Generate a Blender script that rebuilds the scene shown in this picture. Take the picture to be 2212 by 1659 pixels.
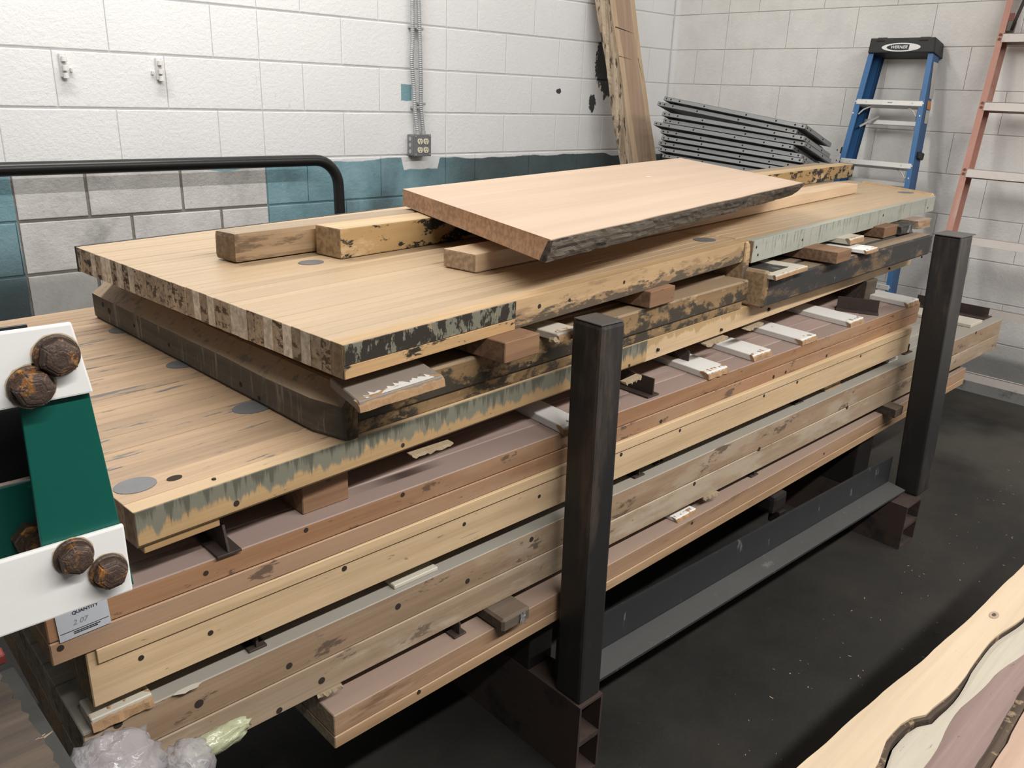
import bpy, bmesh, math, random
from mathutils import Vector, Matrix, noise as mnoise
random.seed(7)
for o in list(bpy.data.objects): bpy.data.objects.remove(o)
SC = bpy.context.scene
COL = SC.collection

# ---------------------------------------------------------------- camera
FPX = 1764.4
CAM = Vector((-4.61132, -3.48997, 1.41528))
FW = Vector((0.64810329, 0.68331485, -0.33621859)).normalized()
RT = Vector((0.73380129, -0.67842591, 0.03569263)).normalized()
UP = RT.cross(FW).normalized()
cd = bpy.data.cameras.new('camera'); cam = bpy.data.objects.new('camera', cd); COL.objects.link(cam)
cd.sensor_width = 36.0; cd.lens = FPX / 2212 * 36.0; cd.clip_start = 0.02
cam.matrix_world = Matrix(((RT.x, UP.x, -FW.x, CAM.x), (RT.y, UP.y, -FW.y, CAM.y), (RT.z, UP.z, -FW.z, CAM.z), (0, 0, 0, 1)))
SC.camera = cam

# ---------------------------------------------------------------- light
W = bpy.data.worlds.new('world'); SC.world = W; W.use_nodes = True
W.node_tree.nodes['Background'].inputs[0].default_value = (0.95, 0.97, 1.0, 1)
W.node_tree.nodes['Background'].inputs[1].default_value = 0.11
def tube(name, loc, sx, sy, power, col=(1, 0.975, 0.945), rotz=0):
    l = bpy.data.lights.new(name, 'AREA'); l.shape = 'RECTANGLE'; l.size = sx; l.size_y = sy; l.energy = power; l.color = col
    o = bpy.data.objects.new(name, l); COL.objects.link(o); o.location = loc; o.rotation_euler = (0, 0, rotz)
    return o
tube('tube_light', (-3.7, -4.55, 3.15), 2.4, 0.10, 108)
tube('tube_light', (-3.7, -0.85, 3.15), 2.4, 0.10, 52)
tube('tube_light', (-1.1, -0.85, 3.15), 1.9, 0.10, 10)  # extra tube, added to brighten the right wall
tube('tube_light', (-1.2, -4.55, 3.15), 2.2, 0.10, 74)
SC.view_settings.view_transform = 'Standard'; SC.view_settings.look = 'None'
SC.view_settings.exposure = 0.35; SC.view_settings.gamma = 1.0
SC.view_settings.use_curve_mapping = False

# ---------------------------------------------------------------- survey helpers (points of the photograph on real planes)
def ray(px, py): return (FW * FPX + RT * (px - 1106) - UP * (py - 829.5)).normalized()
def on_plane(px, py, n, d):
    r = ray(px, py); n = Vector(n); return CAM + r * ((d - CAM.dot(n)) / r.dot(n))
def on_z(px, py, z): return on_plane(px, py, (0, 0, 1), z)
def on_y(px, py, y): return on_plane(px, py, (0, 1, 0), y)
def on_x(px, py, x): return on_plane(px, py, (1, 0, 0), x)

# ---------------------------------------------------------------- object helpers
def link(name, me, mat=None, parent=None, mw=None):
    o = bpy.data.objects.new(name, me); COL.objects.link(o)
    if mat is not None and not me.materials: me.materials.append(mat)
    if parent is not None: o.parent = parent
    if mw is not None: o.matrix_local = mw
    return o
def tag(o, label, cat, group=None):
    o['label'] = label; o['category'] = cat
    if group: o['group'] = group
    return o
def thing(name, label, cat, loc=(0, 0, 0), rotz=0, group=None):
    o = bpy.data.objects.new(name, None); COL.objects.link(o); o.location = loc; o.rotation_euler = (0, 0, rotz)
    o.empty_display_size = 0.1
    bpy.context.view_layer.update()
    return tag(o, label, cat, group)
def struct(o): o['kind'] = 'structure'; return o
def bm_mesh(bm, name, smooth=False):
    bmesh.ops.recalc_face_normals(bm, faces=bm.faces)
    me = bpy.data.meshes.new(name); bm.to_mesh(me); bm.free()
    if smooth:
        for p in me.polygons: p.use_smooth = True
    return me
def add_hexa(bm, v8):
    vs = [bm.verts.new(v) for v in v8]
    for f in ((0, 3, 2, 1), (4, 5, 6, 7), (0, 1, 5, 4), (1, 2, 6, 5), (2, 3, 7, 6), (3, 0, 4, 7)):
        bm.faces.new([vs[i] for i in f])
    return vs
def add_box(bm, c, s, m=None):
    x, y, z = c; a, b, d = s[0] / 2, s[1] / 2, s[2] / 2
    v = [Vector((x + i * a, y + j * b, z + k * d)) for k in (-1, 1) for i, j in ((-1, -1), (1, -1), (1, 1), (-1, 1))]
    if m: v = [m @ q for q in v]
    return add_hexa(bm, v)
def bevel(bm, r, seg=1, edges=None):
    if r > 0: bmesh.ops.bevel(bm, geom=edges or list(bm.edges), offset=r, segments=seg, affect='EDGES', profile=0.6)
def box_mesh(name, s, r=0.002, c=(0, 0, 0)):
    bm = bmesh.new(); add_box(bm, c, s); bevel(bm, r); return bm_mesh(bm, name)
def add_cyl(bm, p0, p1, r, n=12, r2=None, cap=True):
    p0, p1 = Vector(p0), Vector(p1); d = (p1 - p0).normalized()
    a = d.orthogonal().normalized(); b = d.cross(a); r2 = r if r2 is None else r2
    A = [bm.verts.new(p0 + (a * math.cos(t) + b * math.sin(t)) * r) for t in [2 * math.pi * i / n for i in range(n)]]
    B = [bm.verts.new(p1 + (a * math.cos(t) + b * math.sin(t)) * r2) for t in [2 * math.pi * i / n for i in range(n)]]
    for i in range(n): bm.faces.new((A[i], A[(i + 1) % n], B[(i + 1) % n], B[i]))
    if cap: bm.faces.new(A[::-1]); bm.faces.new(B)
def add_tube(bm, pts, r, n=12, rfun=None):
    pts = [Vector(p) for p in pts]; rings = []; up = None
    for i, p in enumerate(pts):
        d = (pts[min(i + 1, len(pts) - 1)] - pts[max(i - 1, 0)]).normalized()
        if up is None: up = d.orthogonal().normalized()
        up = (up - d * up.dot(d)).normalized(); b = d.cross(up)
        rr = rfun(i) if rfun else r
        rings.append([bm.verts.new(p + (up * math.cos(2 * math.pi * k / n) + b * math.sin(2 * math.pi * k / n)) * rr) for k in range(n)])
    for A, B in zip(rings, rings[1:]):
        for k in range(n): bm.faces.new((A[k], A[(k + 1) % n], B[(k + 1) % n], B[k]))
    bm.faces.new(rings[0][::-1]); bm.faces.new(rings[-1])
def add_prism(bm, poly, z0, z1):
    A = [bm.verts.new((p[0], p[1], z0)) for p in poly]; B = [bm.verts.new((p[0], p[1], z1)) for p in poly]
    n = len(poly)
    for i in range(n): bm.faces.new((A[i], A[(i + 1) % n], B[(i + 1) % n], B[i]))
    bm.faces.new(A[::-1]); bm.faces.new(B)
def frame(o, x, y=None, z=None):
    """matrix with origin o, x axis x, z axis near z"""
    x = Vector(x).normalized(); z = Vector(z if z is not None else (0, 0, 1)); y = z.cross(x).normalized(); z = x.cross(y)
    return Matrix(((x.x, y.x, z.x, o[0]), (x.y, y.y, z.y, o[1]), (x.z, y.z, z.z, o[2]), (0, 0, 0, 1)))
def at(parent, mw): return parent.matrix_world.inverted() @ mw

# ---------------------------------------------------------------- node helpers
class S:
    def __init__(s, nt, sock): s.nt, s.k = nt, sock
    def _m(s, op, *a):
        n = s.nt.nodes.new('ShaderNodeMath'); n.operation = op
        for i, v in enumerate((s,) + a):
            if isinstance(v, S): s.nt.links.new(v.k, n.inputs[i])
            else: n.inputs[i].default_value = v
        return S(s.nt, n.outputs[0])
    def __add__(s, o): return s._m('ADD', o)
    __radd__ = __add__
    def __sub__(s, o): return s._m('SUBTRACT', o)
    def __rsub__(s, o): return (s * -1.0) + o
    def __mul__(s, o): return s._m('MULTIPLY', o)
    __rmul__ = __mul__
    def abs(s): return s._m('ABSOLUTE')
    def mx(s, o): return s._m('MAXIMUM', o)
    def mn(s, o): return s._m('MINIMUM', o)
    def gt(s, o): return s._m('GREATER_THAN', o)
    def lt(s, o): return s._m('LESS_THAN', o)
    def sm(s, a, b):
        n = s.nt.nodes.new('ShaderNodeMapRange'); n.interpolation_type = 'SMOOTHSTEP'
        s.nt.links.new(s.k, n.inputs[0]); n.inputs[1].default_value = a; n.inputs[2].default_value = b
        if a > b:
            n.inputs[1].default_value = b; n.inputs[2].default_value = a; n.inputs[3].default_value = 1; n.inputs[4].default_value = 0
        return S(s.nt, n.outputs[0])
class Mat:
    def __init__(s, name, rough=0.6, metal=0.0, spec=0.35):
        s.m = bpy.data.materials.new(name); s.m.use_nodes = True; s.nt = s.m.node_tree
        s.b = s.nt.nodes['Principled BSDF']; s.b.inputs['Roughness'].default_value = rough; s.b.inputs['Metallic'].default_value = metal
        s.b.inputs['Specular IOR Level'].default_value = spec
        s.tc = s.nt.nodes.new('ShaderNodeTexCoord'); s.geo = s.nt.nodes.new('ShaderNodeNewGeometry'); s.oi = s.nt.nodes.new('ShaderNodeObjectInfo')
        s.rnd = S(s.nt, s.oi.outputs['Random'])
    def xyz(s, sock):
        n = s.nt.nodes.new('ShaderNodeSeparateXYZ'); s.nt.links.new(sock, n.inputs[0]); return [S(s.nt, o) for o in n.outputs]
    @property
    def pos(s): return s.xyz(s.geo.outputs['Position'])
    @property
    def obj(s): return s.xyz(s.tc.outputs['Object'])
    @property
    def nrm(s): return s.xyz(s.tc.outputs['Normal'])
    def vec(s, sock, scale, rnd=0.0):
        n = s.nt.nodes.new('ShaderNodeMapping'); n.inputs['Scale'].default_value = scale; s.nt.links.new(sock, n.inputs[0])
        if rnd:
            a = s.nt.nodes.new('ShaderNodeVectorMath'); a.operation = 'ADD'; s.nt.links.new(n.outputs[0], a.inputs[0])
            c = s.nt.nodes.new('ShaderNodeCombineXYZ'); r = s.rnd * rnd
            for i in range(3): s.nt.links.new(r.k, c.inputs[i])
            s.nt.links.new(c.outputs[0], a.inputs[1]); return a.outputs[0]
        return n.outputs[0]
    def noise(s, scale, space='Object', rnd=0.0, detail=4, rough=0.55, dist=0.0):
        if not isinstance(scale, tuple): scale = (scale,) * 3
        src = s.geo.outputs['Position'] if space == 'World' else s.tc.outputs[space]
        n = s.nt.nodes.new('ShaderNodeTexNoise'); n.inputs['Scale'].default_value = 1; n.inputs['Detail'].default_value = detail
        n.inputs['Roughness'].default_value = rough; n.inputs['Distortion'].default_value = dist
        s.nt.links.new(s.vec(src, scale, rnd), n.inputs['Vector']); return S(s.nt, n.outputs['Fac'])
    def mix(s, f, a, b):
        n = s.nt.nodes.new('ShaderNodeMix'); n.data_type = 'RGBA'
        if isinstance(f, S): s.nt.links.new(f.k, n.inputs[0])
        else: n.inputs[0].default_value = f
        for v, i in ((a, 6), (b, 7)):
            if isinstance(v, tuple): n.inputs[i].default_value = (*v[:3], 1)
            else: s.nt.links.new(v, n.inputs[i])
        return n.outputs[2]
    def mul(s, col, f):
        n = s.nt.nodes.new('ShaderNodeVectorMath'); n.operation = 'SCALE'
        s.nt.links.new(col, n.inputs[0]); s.nt.links.new(f.k, n.inputs['Scale']); return n.outputs[0]
    def color(s, c):
        if isinstance(c, tuple): s.b.inputs['Base Color'].default_value = (*c[:3], 1)
        else: s.nt.links.new(c, s.b.inputs['Base Color'])
        return s
    def roughness(s, f): s.nt.links.new(f.k, s.b.inputs['Roughness']); return s
    def bump(s, h, dist=0.002, strength=0.6):
        n = s.nt.nodes.new('ShaderNodeBump'); n.inputs['Strength'].default_value = strength; n.inputs['Distance'].default_value = dist
        s.nt.links.new(h.k, n.inputs['Height']); s.nt.links.new(n.outputs[0], s.b.inputs['Normal']); return s

def wood(name, c1, c2, end=None, top=None, topamt=0.0, stain=None, front=(), rough=0.62, tint=0.25, grain=1.0, streak=0.35, bump=0.0008, endpatch=None, mottle=0.5, speck=0.45):
    """sawn timber: grain along the object's own x axis; stain = (colour, lo, hi, scale); front = paint coats on the -y face"""
    M = Mat(name, rough)
    g = M.noise((1.3 * grain, 26 * grain, 26 * grain), rnd=61.0, detail=6, dist=0.6)
    f = M.noise((5 * grain, 210 * grain, 210 * grain), rnd=17.0, detail=3)
    col = M.mix(g.sm(0.3, 0.7), c1, c2)
    col = M.mul(col, (f - 0.5) * streak + 1.0)
    col = M.mul(col, M.rnd * tint + (1.0 - tint * 0.5))
    mo = M.noise((2.6, 16, 16), rnd=7.0, detail=6, rough=0.65); sp = M.noise((38, 130, 130), rnd=3.0, detail=3)
    col = M.mul(col, (mo - 0.5) * mottle + 1.0 - sp.sm(0.69, 0.76) * speck)
    nx, ny, nz = M.nrm
    if top is not None:
        tn = M.noise((2.0, 7.0, 7.0), rnd=23.0, detail=5)
        col = M.mix(nz.sm(0.4, 0.75) * (tn * 0.7 + 0.65).mn(1.0) * topamt, col, top)
    if stain:
        sn = M.noise(stain[3], rnd=41.0, detail=6, rough=0.65)
        col = M.mix(sn.sm(stain[1], stain[2]), col, stain[0])
    x, y, z = M.obj
    for p in front:
        pn = M.noise(p['scale'], rnd=p.get('rnd', 11.0), detail=6, rough=0.68)
        v = pn + z * p.get('zk', 0.0) + p.get('b', 0.0)
        m = v.sm(p['lo'], p['hi']) * ny.sm(-0.25, -0.65) * p.get('amt', 1.0)
        col = M.mix(m, col, p['col'])
    if end is not None:
        en = M.noise((3, 90, 90), rnd=29.0, detail=3); ec = M.mix(en.sm(0.35, 0.65), end, tuple(v * 0.62 for v in end))
        ec = M.mul(ec, M.rnd * 0.4 + 0.78)
        if endpatch:
            pn = M.noise(endpatch[3], rnd=53.0, detail=5, rough=0.7); ec = M.mix(pn.sm(endpatch[1], endpatch[2]), ec, endpatch[0])
        col = M.mix(nx.abs().sm(0.6, 0.9), col, ec)
    M.color(col); M.bump(f * 0.5 + g, bump, 0.5)
    return M.m
def plain(name, c, rough=0.5, metal=0.0, var=0.15, scale=9.0, dirt=None, spec=0.4, bump=0.0):
    M = Mat(name, rough, metal, spec); n = M.noise(scale, rnd=31.0, detail=6, rough=0.65)
    col = M.mix(n, tuple(v * (1 - var) for v in c), tuple(min(1, v * (1 + var)) for v in c))
    if dirt:
        d = M.noise(dirt[3], rnd=13.0, detail=7, rough=0.7); col = M.mix(d.sm(dirt[1], dirt[2]), col, dirt[0])
    M.color(col)
    if bump: M.bump(n, bump, 0.6)
    return M.m
# ================================================================ the room
B = 0.2032; ZR = 1.910                                              # one block course; height of the first joint in view
def wall_material():
    M = Mat('painted_block_wall', 0.55, 0, 0.3); x, y, z = M.pos
    big = M.noise(1.1, 'World', detail=5); mid = M.noise(6.0, 'World', detail=6, rough=0.65); fine = M.noise(60.0, 'World', detail=5, rough=0.7)
    w = M.noise((1.6, 1.6, 5.0), 'World', detail=5)
    white = M.mix(big.sm(0.3, 0.75), (0.86, 0.86, 0.855), (0.80, 0.80, 0.80))
    pit = fine.sm(0.70, 0.78) * mid.sm(0.42, 0.6)
    white = M.mix(pit * 0.55, white, (0.30, 0.29, 0.27))
    left = y.sm(-0.06, -0.03)                                        # 1 on the left wall, 0 on the right wall
    rw = M.mix(mid.sm(0.35, 0.7), (0.79, 0.775, 0.745), (0.72, 0.705, 0.675))
    scuff = (M.noise((7, 7, 4), 'World', detail=7, rough=0.75)).sm(0.66, 0.74)
    rw = M.mix(scuff * 0.5, rw, (0.16, 0.15, 0.14))
    rw = M.mix(z.sm(0.23, 0.19), rw, (0.36, 0.36, 0.35))
    # teal band with worn, blackened stretches
    teal = M.mix(mid.sm(0.3, 0.7), (0.165, 0.305, 0.35), (0.25, 0.41, 0.455))
    dirty = ((x + 1.95).sm(-0.12, 0.35) + (0.82 - z).sm(-0.1, 0.25) + M.noise((2.5, 2.5, 2.0), 'World', detail=4).sm(0.5, 0.72) * 0.7).mn(1.0)
    teal = M.mix(dirty * 0.92, teal, M.mix(mid, (0.042, 0.052, 0.055), (0.10, 0.125, 0.125)))
    edge = ((w - 0.5) * 0.10 + 1.083) - (x + 2.005).abs().sm(0.125, 0.105) * 0.062
    edge = edge + (x + 0.55).sm(-0.05, 0.05) * -0.02
    lw = M.mix((edge - z).sm(-0.002, 0.004), white, teal)
    # bare grey repair blocks
    g1 = M.mix(mid.sm(0.25, 0.75), (0.55, 0.535, 0.51), (0.72, 0.705, 0.68))
    g1 = M.mix(M.noise(2.4, 'World', detail=7, rough=0.65).sm(0.52, 0.78) * 0.85, g1, (0.15, 0.145, 0.135))
    g1 = M.mix(fine.sm(0.66, 0.74), g1, (0.10, 0.10, 0.095))
    gtop = 1.085 + (x + 3.05).abs().sm(0.22, 0.0) * -0.035 + (w - 0.5) * 0.03
    gm = (x + 3.868 + (w - 0.5) * 0.03).sm(-0.004, 0.004) * (x + 2.862).sm(0.004, -0.004) * (gtop - z).sm(-0.004, 0.004)
    g1 = M.mix(y.sm(0.002, 0.004) * 0.8, g1, (0.19, 0.165, 0.135))
    lw = M.mix(gm, lw, g1)
    # black paint scuffs beside the leaning board, teal touch by the conduits
    j = (M.noise((38.0, 38.0, 22.0), 'World', detail=7, rough=0.72) - 0.5) * 3.4
    def blob(cx, cz, rx, rz, k=1.0):
        return (1.0 - ((x - cx) * (1 / rx)) * ((x - cx) * (1 / rx)) - ((z - cz) * (1 / rz)) * ((z - cz) * (1 / rz)) + j * k)
    blk = blob(-0.640, 1.60, 0.080, 0.14).mx(blob(-0.725, 1.37, 0.030, 0.052)).mx(blob(-0.60, 1.455, 0.055, 0.05, 2.0)).mx(blob(-1.02, 1.43, 0.02, 0.014, 2.0))
    lw = M.mix(blk.sm(0.0, 0.08), lw, (0.055, 0.06, 0.06))
    tch = (x + 2.093).abs().sm(0.034, 0.030) * (z - 1.395 + j * 0.006).abs().sm(0.040, 0.036) * 0.3 - 0.1
    lw = M.mix(tch.sm(0.0, 0.1), lw, (0.22, 0.38, 0.43))
    smear = M.noise((30, 30, 3.5), 'World', detail=4).sm(0.6, 0.72) * blob(-2.78, 1.42, 0.14, 0.12, 0.4).sm(0, 0.4)
    lw = M.mix(smear * 0.5, lw, (0.3, 0.28, 0.25))
    rb = (M.noise((3, 3, 5), 'World', detail=6).sm(0.44, 0.6)) * (y + 0.42).sm(-0.05, 0.1) * z.sm(1.20, 1.05)
    rw = M.mix(rb, rw, (0.05, 0.056, 0.058))
    M.color(M.mix(left, rw, lw))
    M.bump(fine * 0.8 + mid * 0.12 + pit * -1.8, 0.0045, 0.7)
    return M.m
WALL = wall_material()
def floor_material():
    M = Mat('worn_dark_concrete', 0.55, 0, 0.35)
    a = M.noise(1.3, 'World', detail=7, rough=0.6); b = M.noise(7.0, 'World', detail=6, rough=0.7); c = M.noise(90.0, 'World', detail=3)
    col = M.mix(a.sm(0.32, 0.68), (0.012, 0.0115, 0.010), (0.030, 0.027, 0.023))
    col = M.mix(b.sm(0.55, 0.8) * 0.6, col, (0.010, 0.0095, 0.009))
    col = M.mix(c.sm(0.72, 0.78) * 0.35, col, (0.2, 0.19, 0.17))
    x, y, z = M.pos
    col = M.mix(((x + 1.3).sm(-0.5, 0.9)) * a.sm(0.3, 0.6) * 0.7, col, (0.085, 0.077, 0.064))
    M.color(col); M.roughness(b * 0.35 + 0.42); M.bump(b + c * 0.4, 0.003, 0.5); return M.m
def big_box(name, lo, hi, m):
    bm = bmesh.new(); add_box(bm, [(a + b) / 2 for a, b in zip(lo, hi)], [b - a for a, b in zip(lo, hi)])
    return struct(link(name, bm_mesh(bm, name), m))
floor = big_box('floor', (-8.5, -8.5, -0.1), (0.2, 0.2, 0.0), floor_material())
wl = big_box('wall_left', (-8.5, 0.006, 0.0), (0.2, 0.2, 3.5), WALL)
wr = big_box('wall_right', (0.006, -8.5, 0.0), (0.2, 0.006, 3.5), WALL)
ceil = big_box('ceiling', (-8.5, -8.5, 3.5), (0.2, 0.2, 3.6), plain('ceiling_paint', (0.6, 0.6, 0.58), 0.8))
_bm = {}
def block(parent, length, mw, gap=(0.0025, 0.008)):
    key = (round(length, 3), gap)
    if key not in _bm:
        bm = bmesh.new(); add_box(bm, (0, 0.012, 0), (length - gap[0], 0.024, B - gap[1]))
        ed = [e for e in bm.edges if all(v.co.y < 0.001 for v in e.verts)]
        bevel(bm, 0.0022 if gap[1] < 0.006 else 0.0035, 2, ed); _bm[key] = bm_mesh(bm, 'concrete_block')
    return link('concrete_block', _bm[key], WALL, parent, at(parent, mw))
K0 = -1.84288                                                       # x of the control joint
def course_left(r, ks, gap=(0.0025, 0.008), jig=0.0):
    zc = ZR - (r + 0.5) * B
    for a, b in zip(ks, ks[1:]):
        x0, x1 = K0 + a * B, K0 + b * B
        block(wl, x1 - x0, Matrix.Translation(((x0 + x1) / 2, random.uniform(-jig, jig), zc)), gap)
KE = 9.06
for r in range(-4, 8):
    odd = r % 2 == 0
    L = [-19, -17, -15, -13, -11, -9, -7, -5] if odd else [-20, -18, -16, -14, -12, -10, -8, -6, -5]
    Mid = [-5, -4, -2, 0] if odd else [-5, -3, -1, 0]
    R_ = [0, 1, 3, 5] if odd else [0, 2, 4, 5]
    E_ = [5, 7, KE] if odd else [5, 6, 8, KE]
    if r >= 4:
        course_left(r, [k for k in L if k <= -10] + ([-9.97] if not odd else [-9.97]), jig=0.0005)
        inf = [-9.97, -8.72, -6.9, -5] if r % 2 == 0 else ([-9.97, -7.95, -6.1, -5])
        course_left(r, inf, (0.011, 0.012), 0.0012)
    else:
        course_left(r, L, jig=0.0006)
    course_left(r, Mid, jig=0.0008); course_left(r, R_, jig=0.0006); course_left(r, E_, jig=0.0005)
for r in range(-4, 9):
    zc = ZR - (r + 0.5) * B
    odd = r % 2 == 0
    ks = [0.03, 2, 4, 6, 8, 10, 12, 14, 16, 18, 20] if odd else [0.03, 1, 2, 3, 5, 7, 9, 11, 13, 15, 17, 19]
    for a, b in zip(ks, ks[1:]):
        y = -(a + b) / 2 * B
        block(wr, (b - a) * B, Matrix.Translation((random.uniform(-.0006, .0006), y, zc)) @ Matrix.Rotation(-math.pi / 2, 4, 'Z'), (0.002, 0.0045))
# bottom course of the right wall: a short painted plinth
struct_p = big_box('baseboard_right', (-0.012, -8.0, 0.0), (0.004, -0.02, 0.078), plain('plinth_paint', (0.30, 0.30, 0.29), 0.7, dirt=((0.06, 0.055, 0.05), 0.5, 0.7, 6.0)))
# ================================================================ timber materials
BLK = (0.022, 0.019, 0.016); TANB = (0.30, 0.19, 0.095)
M_MAPLE = wood('maple_top', (0.51, 0.375, 0.235), (0.455, 0.33, 0.205), end=(0.56, 0.43, 0.305), endpatch=((0.075, 0.048, 0.028), 0.52, 0.575, (1, 45, 80)),
               tint=0.09, streak=0.16, rough=0.38, stain=((0.20, 0.14, 0.085), 0.73, 0.78, (1.2, 70, 70)), mottle=0.22, speck=0.15)
M_MAPLE_PALE = wood('maple_strip_fresh_end', (0.51, 0.375, 0.235), (0.455, 0.33, 0.205), end=(0.92, 0.80, 0.64), tint=0.09, streak=0.16, rough=0.45, mottle=0.22, speck=0.15)
M_GREENTOP = wood('maple_top_worn_finish', (0.47, 0.32, 0.195), (0.365, 0.25, 0.155), end=(0.4, 0.28, 0.17), tint=0.18, streak=0.35, rough=0.5,
                  stain=((0.15, 0.14, 0.125), 0.60, 0.63, (6, 46, 46)))
M_BROWNTOP = wood('mauve_brown_board', (0.27, 0.20, 0.17), (0.33, 0.245, 0.21), end=(0.33, 0.23, 0.14), tint=0.2, rough=0.75)
M_GREYTOP = wood('grey_painted_board', (0.27, 0.25, 0.215), (0.33, 0.305, 0.265), end=(0.30, 0.25, 0.195), endpatch=((0.09, 0.072, 0.055), 0.52, 0.66, (1, 14, 14)), tint=0.12, rough=0.75)
def edge(name, base, base2, **k): return wood(name, base, base2, end=k.pop('end', (0.36, 0.25, 0.15)), tint=k.pop('tint', 0.1), **k)
M_EDGE1 = edge('maple_edge_blackened_below', (0.50, 0.345, 0.19), (0.41, 0.275, 0.145), front=(
    dict(col=(0.27, 0.175, 0.095), scale=(6, 30, 30), zk=-4.0, b=0.03, lo=0.48, hi=0.58, amt=0.8),
    dict(col=(0.075, 0.06, 0.044), scale=(16, 30, 60), zk=-7.0, b=-0.05, lo=0.48, hi=0.56, amt=0.9),
    dict(col=(0.34, 0.33, 0.26), scale=(25, 60, 60), rnd=77.0, lo=0.67, hi=0.7, amt=0.7)))
M_EDGE1_PAINT = edge('flaking_black_and_grey_paint', (0.42, 0.28, 0.15), (0.33, 0.2, 0.1), front=(
    dict(col=(0.17, 0.165, 0.125), scale=(30, 40, 24), b=0.16, lo=0.5, hi=0.56),
    dict(col=(0.028, 0.025, 0.02), scale=(46, 60, 22), b=0.02, lo=0.49, hi=0.53),), rough=0.4)
M_EDGE1_TAN = edge('maple_edge_tan', (0.47, 0.30, 0.15), (0.36, 0.225, 0.105), front=(
    dict(col=BLK, scale=(9, 30, 30), zk=7, b=-0.02, lo=0.53, hi=0.58),))
M_SAGE = edge('sage_green_painted_edge', (0.36, 0.37, 0.315), (0.33, 0.34, 0.29), streak=0.1, rough=0.5, front=(
    dict(col=(0.17, 0.165, 0.13), scale=(75, 30, 9), zk=1, lo=0.54, hi=0.62, amt=0.75), dict(col=(0.10, 0.085, 0.06), scale=(40, 60, 40), lo=0.68, hi=0.71)))
M_SAGE_DRIP = edge('green_paint_drips_over_tan', (0.47, 0.315, 0.16), (0.40, 0.26, 0.125), front=(
    dict(col=(0.165, 0.17, 0.135), scale=(60, 30, 2.5), zk=14, b=0.03, lo=0.42, hi=0.54, amt=0.92),
    dict(col=(0.065, 0.065, 0.048), scale=(75, 30, 4), rnd=91.0, zk=6, b=0.0, lo=0.54, hi=0.64, amt=0.7)))
M_PINE_EDGE = edge('pale_pine_edge', (0.60, 0.44, 0.275), (0.53, 0.38, 0.225), front=(
    dict(col=(0.36, 0.235, 0.10), scale=(30, 30, 5), zk=12, b=-0.05, lo=0.55, hi=0.62, amt=0.7),))
M_PINE2_EDGE = edge('pale_pine_edge_knotty', (0.60, 0.435, 0.265), (0.52, 0.365, 0.21), front=(
    dict(col=(0.40, 0.285, 0.15), scale=(4, 30, 20), zk=8, b=-0.12, lo=0.50, hi=0.62, amt=0.6),
    dict(col=(0.07, 0.16, 0.16), scale=(3, 80, 120), zk=-2, lo=0.70, hi=0.73, amt=0.6),))
M_DARKEDGE = edge('dark_worn_edge', (0.27, 0.175, 0.085), (0.20, 0.125, 0.06), front=(
    dict(col=(0.05, 0.04, 0.028), scale=(16, 30, 24), zk=-4, lo=0.46, hi=0.56), dict(col=(0.38, 0.27, 0.14), scale=(14, 40, 30), rnd=33.0, lo=0.60, hi=0.64, amt=0.8)),
    top=(0.27, 0.20, 0.13), topamt=0.8)
M_BLACKEDGE = edge('black_painted_edge', (0.20, 0.13, 0.07), (0.13, 0.085, 0.05), front=(
    dict(col=(0.032, 0.031, 0.03), scale=(8, 20, 20), b=0.1, lo=0.45, hi=0.6), dict(col=(0.28, 0.24, 0.16), scale=(40, 60, 24), rnd=37.0, lo=0.66, hi=0.70, amt=0.8)),
    top=(0.25, 0.19, 0.13), topamt=0.8)
M_CAP = wood('dark_grimy_end_board', (0.115, 0.098, 0.078), (0.06, 0.053, 0.044), end=(0.23, 0.15, 0.075), endpatch=((0.05, 0.035, 0.02), 0.45, 0.6, (1, 22, 22)),
             top=(0.42, 0.305, 0.195), topamt=1.0, stain=((0.24, 0.205, 0.16), 0.52, 0.66, (60, 60, 7)), tint=0.05, streak=0.5)
M_BROWN_EDGE = edge('red_brown_fir_edge', (0.37, 0.205, 0.112), (0.28, 0.145, 0.074), top=(0.29, 0.215, 0.185), topamt=1.0, front=(
    dict(col=(0.37, 0.26, 0.175), scale=(1.0, 3, 3), lo=0.45, hi=0.62, amt=0.55), dict(col=(0.085, 0.055, 0.04), scale=(11, 30, 26), lo=0.59, hi=0.645, amt=0.8),))
EDGE2 = {}
M_GREY_EDGE = edge('weathered_fir_edge', (0.335, 0.235, 0.155), (0.265, 0.178, 0.112), top=(0.30, 0.28, 0.24), topamt=1.0, end=(0.30, 0.25, 0.195), endpatch=((0.09, 0.072, 0.055), 0.52, 0.66, (1, 14, 18)), front=(
    dict(col=(0.41, 0.33, 0.24), scale=(2.2, 8, 8), lo=0.5, hi=0.62, amt=0.7), dict(col=(0.085, 0.058, 0.042), scale=(8, 26, 20), lo=0.585, hi=0.64, amt=0.8),))
M_BROWN_EDGE2 = edge('red_brown_fir_edge_lower', (0.37, 0.205, 0.112), (0.28, 0.145, 0.074), front=(
    dict(col=(0.38, 0.265, 0.175), scale=(1.0, 3, 3), lo=0.42, hi=0.58, amt=0.6), dict(col=(0.085, 0.055, 0.04), scale=(9, 26, 26), lo=0.60, hi=0.65, amt=0.8), dict(col=(0.12, 0.22, 0.24), scale=(2.2, 90, 90), lo=0.64, hi=0.67, amt=0.5)))
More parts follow.
